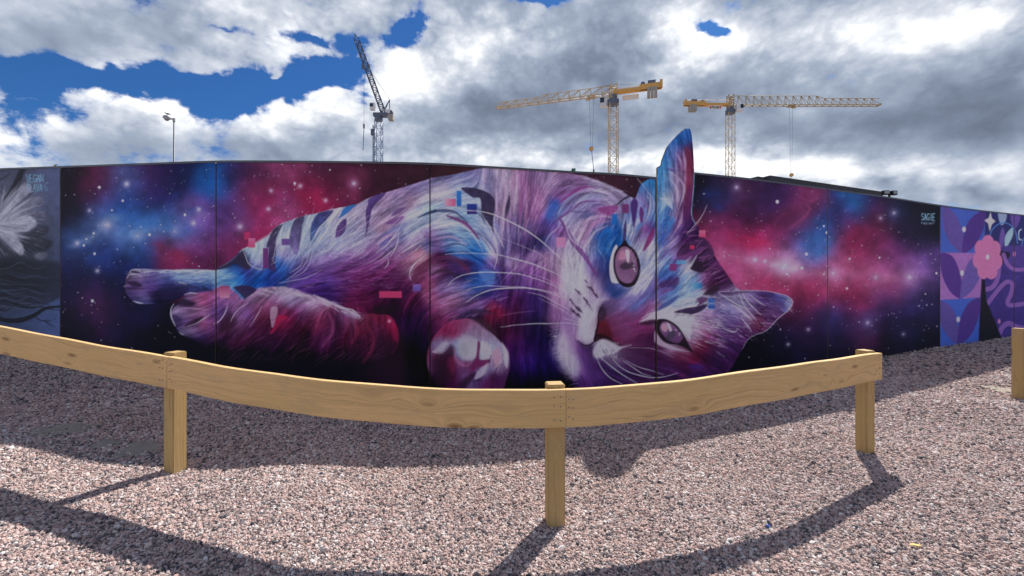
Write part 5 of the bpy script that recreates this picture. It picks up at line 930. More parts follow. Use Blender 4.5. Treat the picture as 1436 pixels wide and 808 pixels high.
M_cap = plain('galvanised_capping', (.10, .10, .115), .5, .3)
M_dark = plain('black_batten', (.012, .011, .014), .8)
M_rail = wood_mat('treated_pine_rail', (.68, .445, .205))
M_post = wood_mat('treated_pine_post', (.49, .33, .145))
M_nail = plain('zinc_nail', (.20, .19, .18), .5, .7)

# ------------------------------------------------------------------ ground sheet
def axis(core0, core1, step, far):
    a = list(np.arange(core0, core1 + 1e-6, step)); s = step
    lo, hi = [core0], [core1]
    while hi[-1] < far: s *= 1.35; hi.append(hi[-1] + s); lo.append(lo[-1] - s)
    return np.array(lo[:0:-1] + a + hi[1:])
def quad_grid(nr, nc, off=0):
    i = np.arange(nr - 1)[:, None] * nc + np.arange(nc - 1)[None]
    return (np.stack([i, i + 1, i + nc + 1, i + nc], -1).reshape(-1, 4) + off).astype(np.int32)
def mesh_from(name, V, Fq, smooth=True, midx=None):
    me = bpy.data.meshes.new(name); V = np.asarray(V, np.float32).reshape(-1, 3); Fq = np.asarray(Fq, np.int32)
    me.vertices.add(len(V)); me.vertices.foreach_set('co', V.ravel())
    me.loops.add(Fq.size); me.loops.foreach_set('vertex_index', Fq.ravel())
    me.polygons.add(len(Fq)); me.polygons.foreach_set('loop_start', np.arange(0, Fq.size, 4, dtype=np.int32))
    if smooth: me.polygons.foreach_set('use_smooth', np.ones(len(Fq), bool))
    if midx is not None: me.polygons.foreach_set('material_index', np.asarray(midx, np.int32))
    me.update(calc_edges=True); me.validate()
    return me
gx, gy = axis(-16, 18, .2, 3500), axis(-5, 20, .2, 3500)
GX, GY = np.meshgrid(gx, gy)
near = (abs(GX) < 20) & (GY > -8) & (GY < 24)
micro = np.where(near, (np.sin(GX * 3.1 + GY * 1.7) + np.sin(GX * 1.3 - GY * 2.9 + 1) + np.sin(GX * 5.3 + 2) * np.sin(GY * 4.7)) * .006, 0)
GZ = ground_z(GX, GY) + micro
def gz(X, Y):
    X = np.asarray(X, float); Y = np.asarray(Y, float)
    return ground_z(X, Y) + (np.sin(X * 3.1 + Y * 1.7) + np.sin(X * 1.3 - Y * 2.9 + 1) + np.sin(X * 5.3 + 2) * np.sin(Y * 4.7)) * .006
def on_ground(x, y):
    z = 0.0
    for _ in range(12):
        S = (y - HOR) / (EYE - z); p = at(x, y, S); z = float(gz(p.x, p.y))
    return Vector((p.x, p.y, z))
mg, g, b = material('crushed_granite', .95)
pos = g.n('ShaderNodeNewGeometry').outputs['Position']
cell = g.n('ShaderNodeTexVoronoi', feature='F1'); g.put(cell.inputs['Vector'], pos); cell.inputs['Scale'].default_value = 62
rv = g.sep(cell.outputs['Color'])
stone_ramp = [(0.0, (.03, .034, .046)), (.12, (.08, .078, .095)), (.25, (.22, .165, .16)), (.38, (.385, .262, .238)), (.62, (.45, .312, .285)), (.80, (.48, .385, .36)), (.92, (.53, .47, .45)), (1.0, (.62, .59, .585))]
g.put(b.inputs['Base Color'], g.mix(.55, g.ramp(rv[0], stone_ramp), (.11, .088, .085)))
bp = g.n('ShaderNodeBump'); bp.inputs['Strength'].default_value = 1.0; bp.inputs['Distance'].default_value = .012; bp.invert = True
g.put(bp.inputs['Height'], cell.outputs['Distance']); g.put(b.inputs['Normal'], bp.outputs[0])
ground = link('ground', mesh_from('ground', np.stack([GX, GY, GZ], -1), quad_grid(len(gy), len(gx))), mg); tag(ground, 'pinkish grey crushed granite ground under the gravel', None, kind='structure')

# ------------------------------------------------------------------ the painted hoarding
def wall_point(x, y, off=0.0):
    """point of the wall face seen at column x; off = metres towards the viewer along the face normal"""
    S = wall_S(x); S2 = wall_S(x + 1); 
    X, Y = (x - CXP) / S, F / S
    tx, ty = (x + 1 - CXP) / S2 - X, F / S2 - Y; L = np.sqrt(tx * tx + ty * ty)
    nx, ny = ty / L, -tx / L
    return np.stack([X + nx * off, Y + ny * off, EYE - (np.asarray(y, float) - HOR) / S], -1)
def panel(x0, x1, right, name, parent, off, label=None, px_step=.95):
    gpx = .0085 * float(wall_S((x0 + x1) / 2))
    xs = np.linspace(x0 + gpx, x1 - gpx, int((x1 - x0) / px_step) + 1)
    yt = wall_top(xs, right); yb = bpx(xs) + .08 * wall_S(xs)
    nr = int((yb - yt).max() / px_step) + 1; nc = len(xs)
    T = np.linspace(0, 1, nr)[:, None]; Y = yt[None] * (1 - T) + yb[None] * T; X = np.broadcast_to(xs[None], Y.shape)
    front = wall_point(X, Y, off)
    bt = wall_point(xs, yt, off - .021); bb = wall_point(xs, yb, off - .021)
    n = nr * nc; V = np.concatenate([front.reshape(-1, 3), bt, bb])
    fq = quad_grid(nr, nc)[:, ::-1]
    j = np.arange(nc - 1); last = (nr - 1) * nc
    top = np.stack([j, j + 1, n + j + 1, n + j], -1); back = np.stack([n + j, n + j + 1, n + nc + j + 1, n + nc + j], -1)
    bot = np.stack([last + j + 1, last + j, n + nc + j, n + nc + j + 1], -1)
    sides = np.array([[0, n, n + nc, last], [nc - 1, last + nc - 1, n + 2 * nc - 1, n + nc - 1]])
    Fq = np.concatenate([fq, top, back, bot, sides]); mi = np.concatenate([np.zeros(len(fq)), np.ones(len(Fq) - len(fq))])
    me = mesh_from(name, V, Fq, True, mi)
    ca = me.attributes.new('paint', 'FLOAT_COLOR', 'POINT')
    c = np.ones((len(V), 4), np.float32); c[:n, :3] = sample(X, Y).reshape(-1, 3); c[n:, :3] = .1
    ca.data.foreach_set('color', c.ravel())
    o = link(name, me, [M_paint, M_back], parent)
    if label: o['label'] = label
    return o
def strip_cap(x0, x1, right, parent):
    xs = np.linspace(x0 + .4, x1 - .4, 40); y = wall_top(xs, right); rows = []
    for off, dz in ((.012, -.02), (.012, .010), (-.034, .012), (-.034, -.02)):
        p = wall_point(xs, y, off); p[:, 2] += dz; rows.append(p)
    V = np.stack(rows); nc = len(xs)
    link('capping_strip', mesh_from('capping_strip', V, quad_grid(4, nc), False), M_cap, parent)
def batten(x, right, parent, yt=None):
    yt = float(max(wall_top(np.array(x), False) if x <= 920 else 0, wall_top(np.array(x), right))) + 1
    a = wall_point(np.array(float(x)), yt, -.045); b2 = wall_point(np.array(float(x)), float(bpx(x)) + 4, -.045); mb = MB()
    t = wall_point(np.array(x + 1.0), yt, -.045) - a; rz = math.atan2(t[1], t[0])
    mb.box(tuple((a + b2) / 2), (.10, .044, float(a[2] - b2[2])), rz); mb.build('joint_batten', M_dark, parent)
def root_at(name, x):
    p = wall_point(np.array(float(x)), float(bpx(x)))
    o = empty(name, tuple(p)); return o
def attach(root):
    """children keep their world place under a root that is not at the origin"""
    bpy.context.view_layer.update()
    for c in root.children: c.matrix_parent_inverse = root.matrix_world.inverted()
hl = root_at('mural_hoarding', 60); tag(hl, 'dark hoarding painted with a grey blossom over tangled roots', 'hoarding')
panel(-178, -60, False, 'painted_panel', hl, .002); panel(-60, 85, False, 'painted_panel', hl, .000)
strip_cap(-178, 85, False, hl); batten(-60, False, hl)
hc = root_at('mural_hoarding', 700); tag(hc, 'long hoarding painted with a reclining purple cat in a starry nebula', 'hoarding')
panel(85, 303, False, 'painted_panel', hc, .004, 'panel with blue nebula and the far hind paw')
panel(303, 603, False, 'painted_panel', hc, .001, 'panel with the striped haunch of the cat')
panel(603, 920, False, 'painted_panel', hc, -.002, 'panel with the shoulder, fore paw and half the face')
panel(920, 1160, True, 'painted_panel', hc, .010, 'panel with the ears and a pink nebula')
panel(1160, 1318, True, 'painted_panel', hc, .006, 'signed panel with red and violet nebula')
for xa, xb, r in ((85, 303, False), (303, 603, False), (603, 920, False), (973.5, 1160, True), (1160, 1318, True)): strip_cap(xa, xb, r, hc)
for x, r in ((85, False), (303, False), (603, False), (920, True), (1160, True), (1318, True)): batten(x, r, hc)
# upright ear: a cut-out board standing on the panel
exl = spline([180, 180.7, 182, 187, 194, 200, 206.7, 216.6, 226, 234, 236, 240], [962, 960, 958, 952, 945, 940, 935, 931, 927.5, 924.5, 921.4, 921.2])
exr = spline([180, 180.7, 183, 189, 200, 210.6, 222, 234, 240], [965, 966, 967.5, 969, 970.4, 971.3, 972, 972.5, 973])
nr, nc = 70, 60
T = np.linspace(0, 1, nr)[:, None]; U = np.linspace(0, 1, nc)[None]; yn = 180.7 + T * 58.6
Xe = exl(yn) + (exr(yn) - exl(yn)) * U; Ye = 180.7 + T * (topR(Xe) + .3 - 180.7)
fr = wall_point(Xe, Ye, .013); bk = wall_point(Xe, Ye, -.010); n = nr * nc
fq = quad_grid(nr, nc); rim = list(range(nc)) + [k * nc + nc - 1 for k in range(1, nr)] + [n - 1 - k for k in range(1, nc)] + [k * nc for k in range(nr - 2, 0, -1)]
edge = np.array([[rim[k], rim[(k + 1) % len(rim)], n + rim[(k + 1) % len(rim)], n + rim[k]] for k in range(len(rim))])
me = mesh_from('ear_cutout', np.concatenate([fr.reshape(-1, 3), bk.reshape(-1, 3)]), np.concatenate([fq[:, ::-1], fq + n, edge]), False, [0] * len(fq) + [1] * (len(fq) + len(edge)))
c = np.ones((2 * n, 4), np.float32); c[:n, :3] = sample(Xe, Ye).reshape(-1, 3); me.attributes.new('paint', 'FLOAT_COLOR', 'POINT').data.foreach_set('color', c.ravel())
ear = link('ear_cutout', me, [M_paint, M_back], hc); ear['label'] = 'blue tipped cat ear cut-out rising above the hoarding'
hr = root_at('mural_hoarding', 1380); tag(hr, 'hoarding painted with blue leaf tiles and a pink flower', 'hoarding')
panel(1318, 1422, True, 'painted_panel', hr, .002); panel(1422, 1520, True, 'painted_panel', hr, .005); panel(1520, 1618, True, 'painted_panel', hr, .001)
strip_cap(1318, 1618, True, hr); batten(1422, True, hr); batten(1520, True, hr)
for r in (hl, hc, hr): attach(r)

# ------------------------------------------------------------------ timber barrier
def set_grain(me, arr):
    a = me.attributes.new('grain', 'FLOAT_VECTOR', 'POINT'); a.data.foreach_set('vector', np.asarray(arr, np.float32).ravel())
BH, BT = .25, .046
def rail_pt(x):
    S = rail_S(x); return np.stack([(x - CXP) / S, F / S, EYE - (rail_T(x) - HOR) / S], -1)
def board(x0, x1, seed, parent, name='rail_board'):
    n = max(int((x1 - x0) / 6), 8); xs = np.linspace(x0, x1, n); P = rail_pt(xs)
    d = np.gradient(P, axis=0); d[:, 2] = 0; d /= np.linalg.norm(d, axis=1)[:, None]
    nrm = np.stack([d[:, 1], -d[:, 0], np.zeros(n)], -1)          # towards the viewer
    s = np.concatenate([[0], np.cumsum(np.linalg.norm(np.diff(P, axis=0), axis=1))])
    r = np.random.RandomState(seed); ph = r.rand(4) * 6
    wob = .0025 * np.sin(s * 3.1 + ph[0]) + .002 * np.sin(s * 7.3 + ph[1])
    e = .004; sec = [(0, -e), (-e, 0), (-BT + e, 0), (-BT, -e), (-BT, -BH + e), (-BT + e, -BH), (-e, -BH), (0, -BH + e)]   # (offset towards viewer from front face, drop)
    V = []; Gv = []
    for (o_, dz) in sec:
        q_ = P + nrm * o_; q_[:, 2] += dz + wob; V.append(q_)
        Gv.append(np.stack([s + seed * 7.7, np.full(n, dz), np.full(n, o_)], -1))
    V = np.stack(V); V = np.concatenate([V, V[:1]]); Gv = np.stack(Gv + [Gv[0]])
    V[-1] = V[0]; k = len(sec)
    fq = quad_grid(k + 1, n); fq = fq.copy()
    # weld last row to first
    fq = np.where(fq >= k * n, fq - k * n, fq)
    Vv = V[:k].reshape(-1, 3)
    me = bpy.data.meshes.new(name)
    caps = [tuple(i * n for i in range(k))[::-1], tuple(i * n + n - 1 for i in range(k))]
    me.from_pydata([tuple(p) for p in Vv], [], [tuple(int(i) for i in f)[::-1] for f in fq] + [c_[::-1] for c_ in caps]); me.update()
    bm = bmesh.new(); bm.from_mesh(me); bmesh.ops.recalc_face_normals(bm, faces=bm.faces); bm.to_mesh(me); bm.free()
    set_grain(me, Gv[:k].reshape(-1, 3))
    return link(name, me, M_rail, parent)
def timber_post(p, top, rz, wd, seed, parent):
    """square post with slightly eased edges"""
    bm = bmesh.new(); h = top - p.z + .25
    bmesh.ops.create_cube(bm, size=1.0); bmesh.ops.scale(bm, vec=(wd, wd, h), verts=bm.verts)
    bmesh.ops.bevel(bm, geom=list(bm.edges), offset=.006, segments=2, affect='EDGES')
    me = bpy.data.meshes.new('post'); bm.to_mesh(me); bm.free()
    co = np.array([v.co for v in me.vertices]); R = Matrix.Rotation(rz, 3, 'Z')
    set_grain(me, np.stack([co[:, 2] + seed * 3.3, co[:, 0] + co[:, 1] * 1.7, co[:, 1]], -1))
    me.transform(Matrix.Translation((p.x, p.y, top - h / 2)) @ R.to_4x4())
    return link('post', me, M_post, parent)
def nails(x, drops, boardobj, dxs):
    for dxp in dxs:
        for dr in drops:
            p = rail_pt(np.array(float(x + dxp))); q_ = rail_pt(np.array(x + dxp + 1.0)) - p; q_[2] = 0; q_ /= np.linalg.norm(q_); nv = Vector((q_[1], -q_[0], 0))
            c_ = Vector(p) + Vector((0, 0, -dr + random.uniform(-.012, .012))) + nv * .0005
            mb = MB(); mb.bar(c_ - nv * .004, c_ + nv * .0022, .0048, 8); mb.build('nail', M_nail, boardobj)
random.seed(5)
pc = on_ground(780, 740)
barrier = empty('timber_barrier', tuple(pc)); tag(barrier, 'long pine post-and-rail barrier in front of the cat mural', 'barrier')
b1 = board(-140, 233.7, 1, barrier); b2 = board(234.3, 793.6, 2, barrier); b3 = board(794.1, 1237, 3, barrier)
for (x, yb, yt, dpost, rot) in ((-110, None, None, .1, 0), (227, 661, 496.5, .112, .02), (782, 740, 541.5, .118, .03), (1231, 634, 495.5, .108, -.22)):
    rp = rail_pt(np.array(float(x))); tq = rail_pt(np.array(x + 4.0)) - rp; rz = math.atan2(tq[1], tq[0]); nv = Vector((math.sin(rz), -math.cos(rz), 0))
    c_ = Vector(rp) - nv * (BT + dpost / 2 + .001)
    base = Vector((c_.x, c_.y, float(gz(c_.x, c_.y))))
    timber_post(base, rp[2] + (.022 if yb else .02), rz + rot, dpost, x % 7, barrier)
nails(233, (.04, .10, .20), b1, (-9, -5)); nails(234, (.05, .11, .18), b2, (4, 7)); nails(794, (.05, .10, .20), b2, (-17, -8)); nails(794, (.06, .13, .19), b3, (4, 10)); nails(1237, (.05, .12, .18), b3, (-10, -4))
bpy.context.view_layer.update()
for ch in list(barrier.children): ch.matrix_parent_inverse = barrier.matrix_world.inverted()
# the next barrier begins beyond the gap
p2 = on_ground(1433, 561); bar2 = empty('timber_barrier', tuple(p2)); tag(bar2, 'end of a second pine barrier beyond the gap, by the flower mural', 'barrier')
S2 = F / p2.y; top2 = EYE - (461 - HOR) / S2
timber_post(Vector((p2.x + .02, p2.y + .05, p2.z)), top2, .5, .115, 4.4, bar2)
mb = MB(); dirv = Vector((.90, .42, .0)); R3 = Matrix.Rotation(math.atan2(dirv.y, dirv.x), 3, 'Z')
cpos = Vector((p2.x + .02, p2.y + .05, top2 - .02 - BH / 2)) + dirv * 1.62 + Vector((dirv.y, -dirv.x, 0)) * .083
mb.box(tuple(cpos), (3.3, BT, BH), 0, R3); rb = mb.build('rail_board', M_rail, bar2)
set_grain(rb.data, [((R3.transposed() @ (v.co - cpos)).x + 31, (R3.transposed() @ (v.co - cpos)).z, (R3.transposed() @ (v.co - cpos)).y) for v in rb.data.vertices])
timber_post(Vector((p2.x, p2.y, 0)) + Vector((dirv.x, dirv.y, 0)) * 3.1 + Vector((.02, .05, .1)), top2, .45, .115, 6.1, bar2)
attach(bar2)

# ------------------------------------------------------------------ things standing behind the wall
M_yel = plain('crane_yellow', lin(196, 152, 78), .5); M_yl2 = plain('crane_pale_yellow', lin(186, 170, 140), .5); M_gry = plain('crane_grey', lin(160, 142, 104), .5)
M_blu = plain('crane_blue_white', lin(128, 148, 182), .5); M_stl = plain('crane_dark_steel', lin(84, 94, 112), .5, .2); M_con = plain('concrete_ballast', lin(150, 148, 140), .9)
M_cab = plain('cab_white', lin(205, 208, 212), .4); M_gls = plain('cab_dark_glass', lin(26, 40, 62), .1); M_sgn = plain('sign_white', lin(214, 210, 205), .6); M_red = plain('sign_red', lin(190, 60, 60), .6); M_blk = plain('sign_black', lin(25, 25, 28), .6)
M_cbl = plain('steel_rope', lin(96, 100, 108), .5, .3)
def crane(X, Y, H, jdir, Lj, Lc, trol, hookz, mastw, label, matj, matm, ht, signside):
    r = empty('tower_crane', (X, Y, 0)); tag(r, label, 'crane', 'tower cranes behind the hoarding')
    u = Vector((jdir[0], jdir[1], 0)).normalized(); v = Vector((-u.y, u.x, 0)); z = Vector((0, 0, 1)); ang = math.atan2(u.y, u.x); R = Matrix.Rotation(ang, 3, 'Z')
    def B(name, mat, f, parent=r):
        mb = MB(); f(mb); return mb.build(name, mat, parent)
    B('mast', matm, lambda m: m.lattice((0, 0, -.2), (0, 0, H - 2.4), mastw, mastw, int(H / mastw / 1.1), .105, .06, Vector((0, 1, 0))))
    B('slewing_ring', M_stl, lambda m: (m.bar((0, 0, H - 2.6), (0, 0, H - 1.5), mastw * .72, 12), m.box((0, 0, H - 1.0), (mastw * .8, mastw * .8, 1.2), ang)))
    B('tower_head', matj, lambda m: m.lattice((0, 0, H - 1.2), (0, 0, H + ht + .3), mastw * .75, mastw * .75, 3, .14, .09, Vector((0, 1, 0))))
    def jib(m):
        n = int(Lj / 2.4); a0 = Vector((0, 0, H)); hs = [ht if k < n * .62 else ht * .74 for k in range(n + 1)]
        bot = lambda k, s: a0 + u * (Lj * k / n) + v * s * .7; top = lambda k: a0 + u * (Lj * (k) / n) + z * hs[min(k, n)]
        for s in (-1, 1): m.bar(bot(0, s), bot(n, s), .15)
        for k in range(n):
            m.bar(top(k), top(k + 1), .11)
            m.bar(bot(k, -1), bot(k, 1), .07); m.bar(bot(k, -1), bot(k + 1, 1), .05)
            for s in (-1, 1): m.bar(bot(k, s), top(k), .085); m.bar(top(k), bot(k + 1, s), .085)
        m.box(tuple(a0 + u * Lj + z * .2), (.3, 1.5, .5), ang)
    B('jib', matj, jib)
    def cjib(m):
        e = u * -Lc
        for s in (-1, 1): m.box(tuple(e * .5 + v * s * .62 + z * (H + .25)), (Lc, .34, .62), ang)
        m.box(tuple(e * .78 + z * (H + .7)), (Lc * .46, 1.6, .7), ang); m.box(tuple(e * .99 + z * (H + .9)), (.6, 1.9, 1.3), ang)
        for k in range(7): m.bar(e * (k / 6) - v * .8 + z * (H + .5), e * (k / 6) - v * .8 + z * (H + 1.4), .045)
        m.bar(-v * .8 + z * (H + 1.4), e - v * .8 + z * (H + 1.4), .045)
    B('counter_jib', M_yel, cjib)
    B('counterweight', M_con, lambda m: [m.box(tuple(u * -(Lc * .88 - k * .75) + z * (H - .85)), (.68, 1.7, 2.0), ang) for k in range(3)])
    B('winch', M_stl, lambda m: m.box(tuple(u * -Lc * .8 + z * (H + 1.4)), (1.7, 1.1, .8), ang))
    B('winch_drum', M_stl, lambda m: m.bar(u * -Lc * .62 - v * .6 + z * (H + 1.2), u * -Lc * .62 + v * .6 + z * (H + 1.2), .5, 10))
    B('tie_rope', M_cbl, lambda m: (m.bar(z * (H + ht + .2), u * -Lc * .85 + z * (H + .9), .05), m.bar(z * (H + ht + .2), u * Lj * .2 + z * (H + ht), .05)))
    cabp = u * (mastw * .5 + 1.1) - v * (1.25 if signside > 0 else -1.25) + z * (H - 1.2)
    cb = B('cab', M_cab, lambda m: m.box(tuple(cabp), (2.0, 1.5, 2.3), ang))
    B('cab_window', M_gls, lambda m: (m.box(tuple(cabp + u * .55 + z * .25), (.95, 1.56, 1.2), ang), m.box(tuple(cabp + u * 1.01 + z * .2), (.06, 1.2, 1.4), ang)), cb)
    tp = u * trol + z * (H - .25)
    B('trolley', matj, lambda m: (m.box(tuple(tp), (1.8, 1.5, .3), ang), [m.bar(tp + u * s * .7 - v * .9 + z * .2, tp + u * s * .7 + v * .9 + z * .2, .2, 8) for s in (-1, 1)], m.box(tuple(tp + u * .9 - z * .35), (1.0, .9, .3), ang)))
    B('hoist_rope', M_cbl, lambda m: [m.bar(tp + u * s * .5, u * (trol + s * .2) + z * hookz, .035) for s in (-1, 1)])
    hk = u * trol + z * hookz
    B('hook_block', M_yel, lambda m: (m.bar(hk - v * .3 + u * .1, hk + v * .3 + u * .1, .55, 10), m.bar(hk - v * .22 - u * .1 + z * .25, hk + v * .22 - u * .1 + z * .25, .3, 8)))
    B('sling', M_cbl, lambda m: (m.bar(hk - z * .4, hk - z * 5.0 - u * .5, .075), m.box(tuple(hk - z * 5.2 - u * .5), (.35, .35, .6), ang)))
    sp = u * -(Lc * .36) - z * .95 + z * H - v * .95 * signside
    sg = B('sign_board', M_sgn, lambda m: m.box(tuple(sp), (3.7, .12, 1.15), ang))
    fr_ = -v * signside; ru = u if fr_.cross(u).z > 0 else -u; ru = u * (1 if (ru.dot(Vector((1, 0, 0))) > 0) == (u.x > 0) else -1); ru = ru if ru.x > 0 else -ru
    for s in (-1, 1): B('sign_emblem', M_red, lambda m, s=s: m.box(tuple(sp + ru * s * 1.5 + fr_ * .07), (.5, .03, .72), ang), sg)
    def letters(m):
        for i, ch_ in enumerate('PEAB'):
            for ln in GLY[ch_]:
                for q0, q1 in zip(ln[:-1], ln[1:]):
                    f_ = lambda q_: sp + fr_ * .08 + ru * (-1.06 + i * .56 + q_[0] * .38) + z * (.32 - q_[1] * .64)
                    m.bar(f_(q0), f_(q1), .07)
    B('sign_letters', M_blk, letters, sg)
    return r
crane(23.6, 133 * K, 45.9, (-27.2, 11 * K), math.hypot(27.2, 11 * K), 10.7, 5.0, 33.5, 1.9, 'yellow tower crane with slanting pale jib, counterweight towards the ear cut-out', M_yl2, M_yl2, 1.9, 1)
crane(68.1, 178 * K, 57.2, (1, 0), 46.5, 14.2, 19.0, 35.5, 2.0, 'yellow tower crane with level grey jib beyond the dark cabin roof', M_gry, M_yl2, 3.0, 1)
# luffing crane
lc = empty('tower_crane', (-41.6, 178 * K, 0)); tag(lc, 'blue and white luffing crane with its jib raised steeply', 'crane', 'tower cranes behind the hoarding')
def LB(name, mat, f, parent=lc):
    mb = MB(); f(mb); return mb.build(name, mat, parent)
LB('mast', M_blu, lambda m: m.lattice((0, 0, -.2), (0, 0, 52.5), 2.0, 2.0, 25, .115, .065, Vector((0, 1, 0))))
LB('slewing_ring', M_stl, lambda m: (m.bar((0, 0, 52.4), (0, 0, 53.6), 1.25, 12), m.box((.6, 0, 54.2), (4.2, 2.0, 1.0))))
ja, jb = Vector((1.6, 0, 54.6)), Vector((-8.0, 1.5, 80.3))
LB('jib', M_stl, lambda m: (m.lattice(ja, ja.lerp(jb, .93), 1.35, 1.35, 18, .15, .09, Vector((0, 1, 0))), m.bar(ja.lerp(jb, .93) + Vector((.6, 0, .2)), jb, .14), m.bar(ja.lerp(jb, .93) + Vector((-.6, 0, -.2)), jb, .14), m.bar(ja.lerp(jb, .93) + Vector((-.6, .5, -.2)), ja.lerp(jb, .93) + Vector((-.9, .5, .9)), .12)))
LB('a_frame', M_stl, lambda m: (m.bar((1.2, -.6, 54.6), (3.4, 0, 59.0), .13), m.bar((3.6, -.6, 54.4), (3.4, 0, 59.0), .13), m.bar((1.2, .6, 54.6), (3.4, 0, 59.0), .13), m.bar((3.4, 0, 59.0), tuple(ja.lerp(jb, .55) + Vector((.6, 0, .2))), .05)))
LB('counterweight', M_con, lambda m: m.box((3.9, 0, 53.4), (1.5, 1.6, 1.8))); LB('winch', M_cab, lambda m: m.box((2.9, 0, 55.2), (1.6, 1.4, 1.1))); LB('winch_drum', M_stl, lambda m: m.bar((3.9, -.6, 55.0), (3.9, .6, 55.0), .6, 10))
cb = LB('cab', M_cab, lambda m: m.box((-1.7, -.6, 56.6), (1.4, 1.3, 2.1))); LB('cab_window', M_gls, lambda m: m.box((-1.9, -.6, 56.9), (1.05, 1.36, 1.0)), cb)
LB('rope_guide', M_stl, lambda m: m.box(tuple(ja.lerp(jb, .58) + Vector((-.9, -.6, 0))), (1.0, .5, 1.5))); LB('service_box', M_stl, lambda m: m.box(tuple(ja.lerp(jb, .58) + Vector((.9, -.6, 0))), (.6, .4, 1.1)))
LB('hoist_rope', M_cbl, lambda m: m.bar(tuple(ja.lerp(jb, .58) + Vector((-.8, 0, -.4))), (-4.9, .9, 51.5), .045))
LB('hook_block', M_stl, lambda m: (m.bar((-4.9, .9, 51.8), (-4.9, .9, 50.4), .26, 8), m.bar((-4.9, .9, 50.6), (-5.2, .9, 43.5), .10)))
LB('hoist_lift_mast', M_stl, lambda m: (m.lattice((-1.5, 0, 0), (-1.5, 0, 51.2), .5, .5, 40, .07, .04, Vector((0, 1, 0))), m.box((-1.9, -.2, 48.8), (.8, .8, 1.9))))
# street lamp with a gull on it
Sl = 17.8; lp = at(244, HOR, Sl); zt = EYE + (398 - 171) / Sl
lamp = empty('street_lamp', (lp.x, lp.y, float(gz(lp.x, lp.y)))); tag(lamp, 'tall grey street lamp behind the hoarding with a gull on its head', 'street lamp')
M_lp = plain('lamp_grey_paint', lin(70, 76, 86), .5, .2); M_lh = plain('lamp_head_grey', lin(150, 154, 160), .45); M_ll = plain('lamp_lens', lin(120, 124, 130), .25)
mb = MB(); mb.bar((0, 0, -.3), (0, 0, zt), .075, 12, .05); mb.build('pole', M_lp, lamp, True)
mb = MB(); mb.bar((0, 0, zt - .05), (0, 0, zt + .22), .09, 12); mb.bar((.06, 0, zt + .12), (-.28, 0, zt + .2), .06, 8); mb.build('bracket', M_lh, lamp)
def tube(spine, radii, n=10, flat=1.0):
    mb = MB(); rings = []
    for i, (p, r) in enumerate(zip(spine, radii)):
        d = (Vector(spine[min(i + 1, len(spine) - 1)]) - Vector(spine[max(i - 1, 0)])).normalized(); y = Vector((0, 1, 0)); u_ = y.cross(d).normalized()
        rings.append([Vector(p) + y * math.cos(t) * r * flat + u_ * math.sin(t) * r for t in [2 * math.pi * k / n for k in range(n)]])
    V = [q_ for rg in rings for q_ in rg]; f = []
    for i in range(len(rings) - 1):
        for k in range(n): f.append((i * n + k, i * n + (k + 1) % n, (i + 1) * n + (k + 1) % n, (i + 1) * n + k))
    f.append(tuple(range(n))[::-1]); f.append(tuple(range((len(rings) - 1) * n, len(rings) * n))); mb.add(V, f); return mb
hd = tube([(-.22, 0, zt + .18), (-.32, 0, zt + .21), (-.50, 0, zt + .25), (-.66, 0, zt + .30), (-.76, 0, zt + .36), (-.80, 0, zt + .40)], [.06, .10, .17, .19, .14, .03], 14, 1.15).build('lamp_head', M_lh, lamp, True)
mb = MB(); mb.bar((-.56, 0, zt + .12), (-.56, 0, zt + .04), .15, 12, .10); mb.build('lens', M_ll, hd, True)
gl = empty('gull', (lp.x - .50, lp.y, zt + float(lamp.location.z) + .44)); tag(gl, 'small grey gull standing on the lamp head', 'bird')
M_gul = plain('gull_plumage', lin(150, 150, 152), .8); M_glg = plain('gull_legs', lin(150, 110, 80), .7)
tube([(.24, 0, .08), (.16, 0, .10), (.06, 0, .13), (-.04, 0, .14), (-.11, 0, .16), (-.15, 0, .20), (-.18, 0, .235), (-.215, 0, .235), (-.24, 0, .225), (-.275, 0, .215)], [.012, .035, .065, .07, .055, .038, .042, .032, .014, .004], 10, .85).build('body', M_gul, gl, True)
for s in (-1, 1):
    mb = MB(); mb.bar((.0, s * .025, .09), (.005, s * .025, -.02), .006, 6); mb.bar((.005, s * .025, -.015), (-.035, s * .025, -.02), .006, 5); mb.build('leg', M_glg, gl)
    tube([(-.06, s * .052, .15), (.05, s * .058, .145), (.17, s * .04, .115), (.27, s * .018, .085)], [.03, .042, .028, .006], 8, .4).build('wing', M_lp, gl, True)
# dark flat-roofed cabin and floodlights
M_rf = plain('bitumen_roof_edge', lin(58, 60, 66), .8); M_wl = plain('cabin_cladding', lin(78, 82, 88), .7)
A, Bq = at(1080, 246.0, 800 / 13.5), at(1238, 267.5, 800 / 15.9)
dv = Vector((Bq.x - A.x, Bq.y - A.y, 0)); Lq = dv.length; du = dv.normalized(); dn = Vector((-du.y, du.x, 0)); rz = math.atan2(du.y, du.x); ztop = A.z
cb = empty('site_cabin', (A.x, A.y, float(gz(A.x, A.y)))); tag(cb, 'dark flat-roofed site cabin showing over the nebula panels', 'cabin')
def world_mb(f): mb = MB(); f(mb); return mb
cen = Vector((A.x, A.y, 0)) + du * Lq / 2 + dn * 1.3
o = world_mb(lambda m: m.box((cen.x, cen.y, (ztop - .34) / 2), (Lq - .2, 2.4, ztop - .36), rz)).build('wall', M_wl, cb)
o = world_mb(lambda m: (m.box((cen.x, cen.y, ztop - .14), (Lq, 2.6, .28), rz), m.box(tuple(cen - du * (Lq / 2 + .12) + Vector((0, 0, ztop - .08))), (.34, 2.4, .1), rz))).build('roof', M_rf, cb)
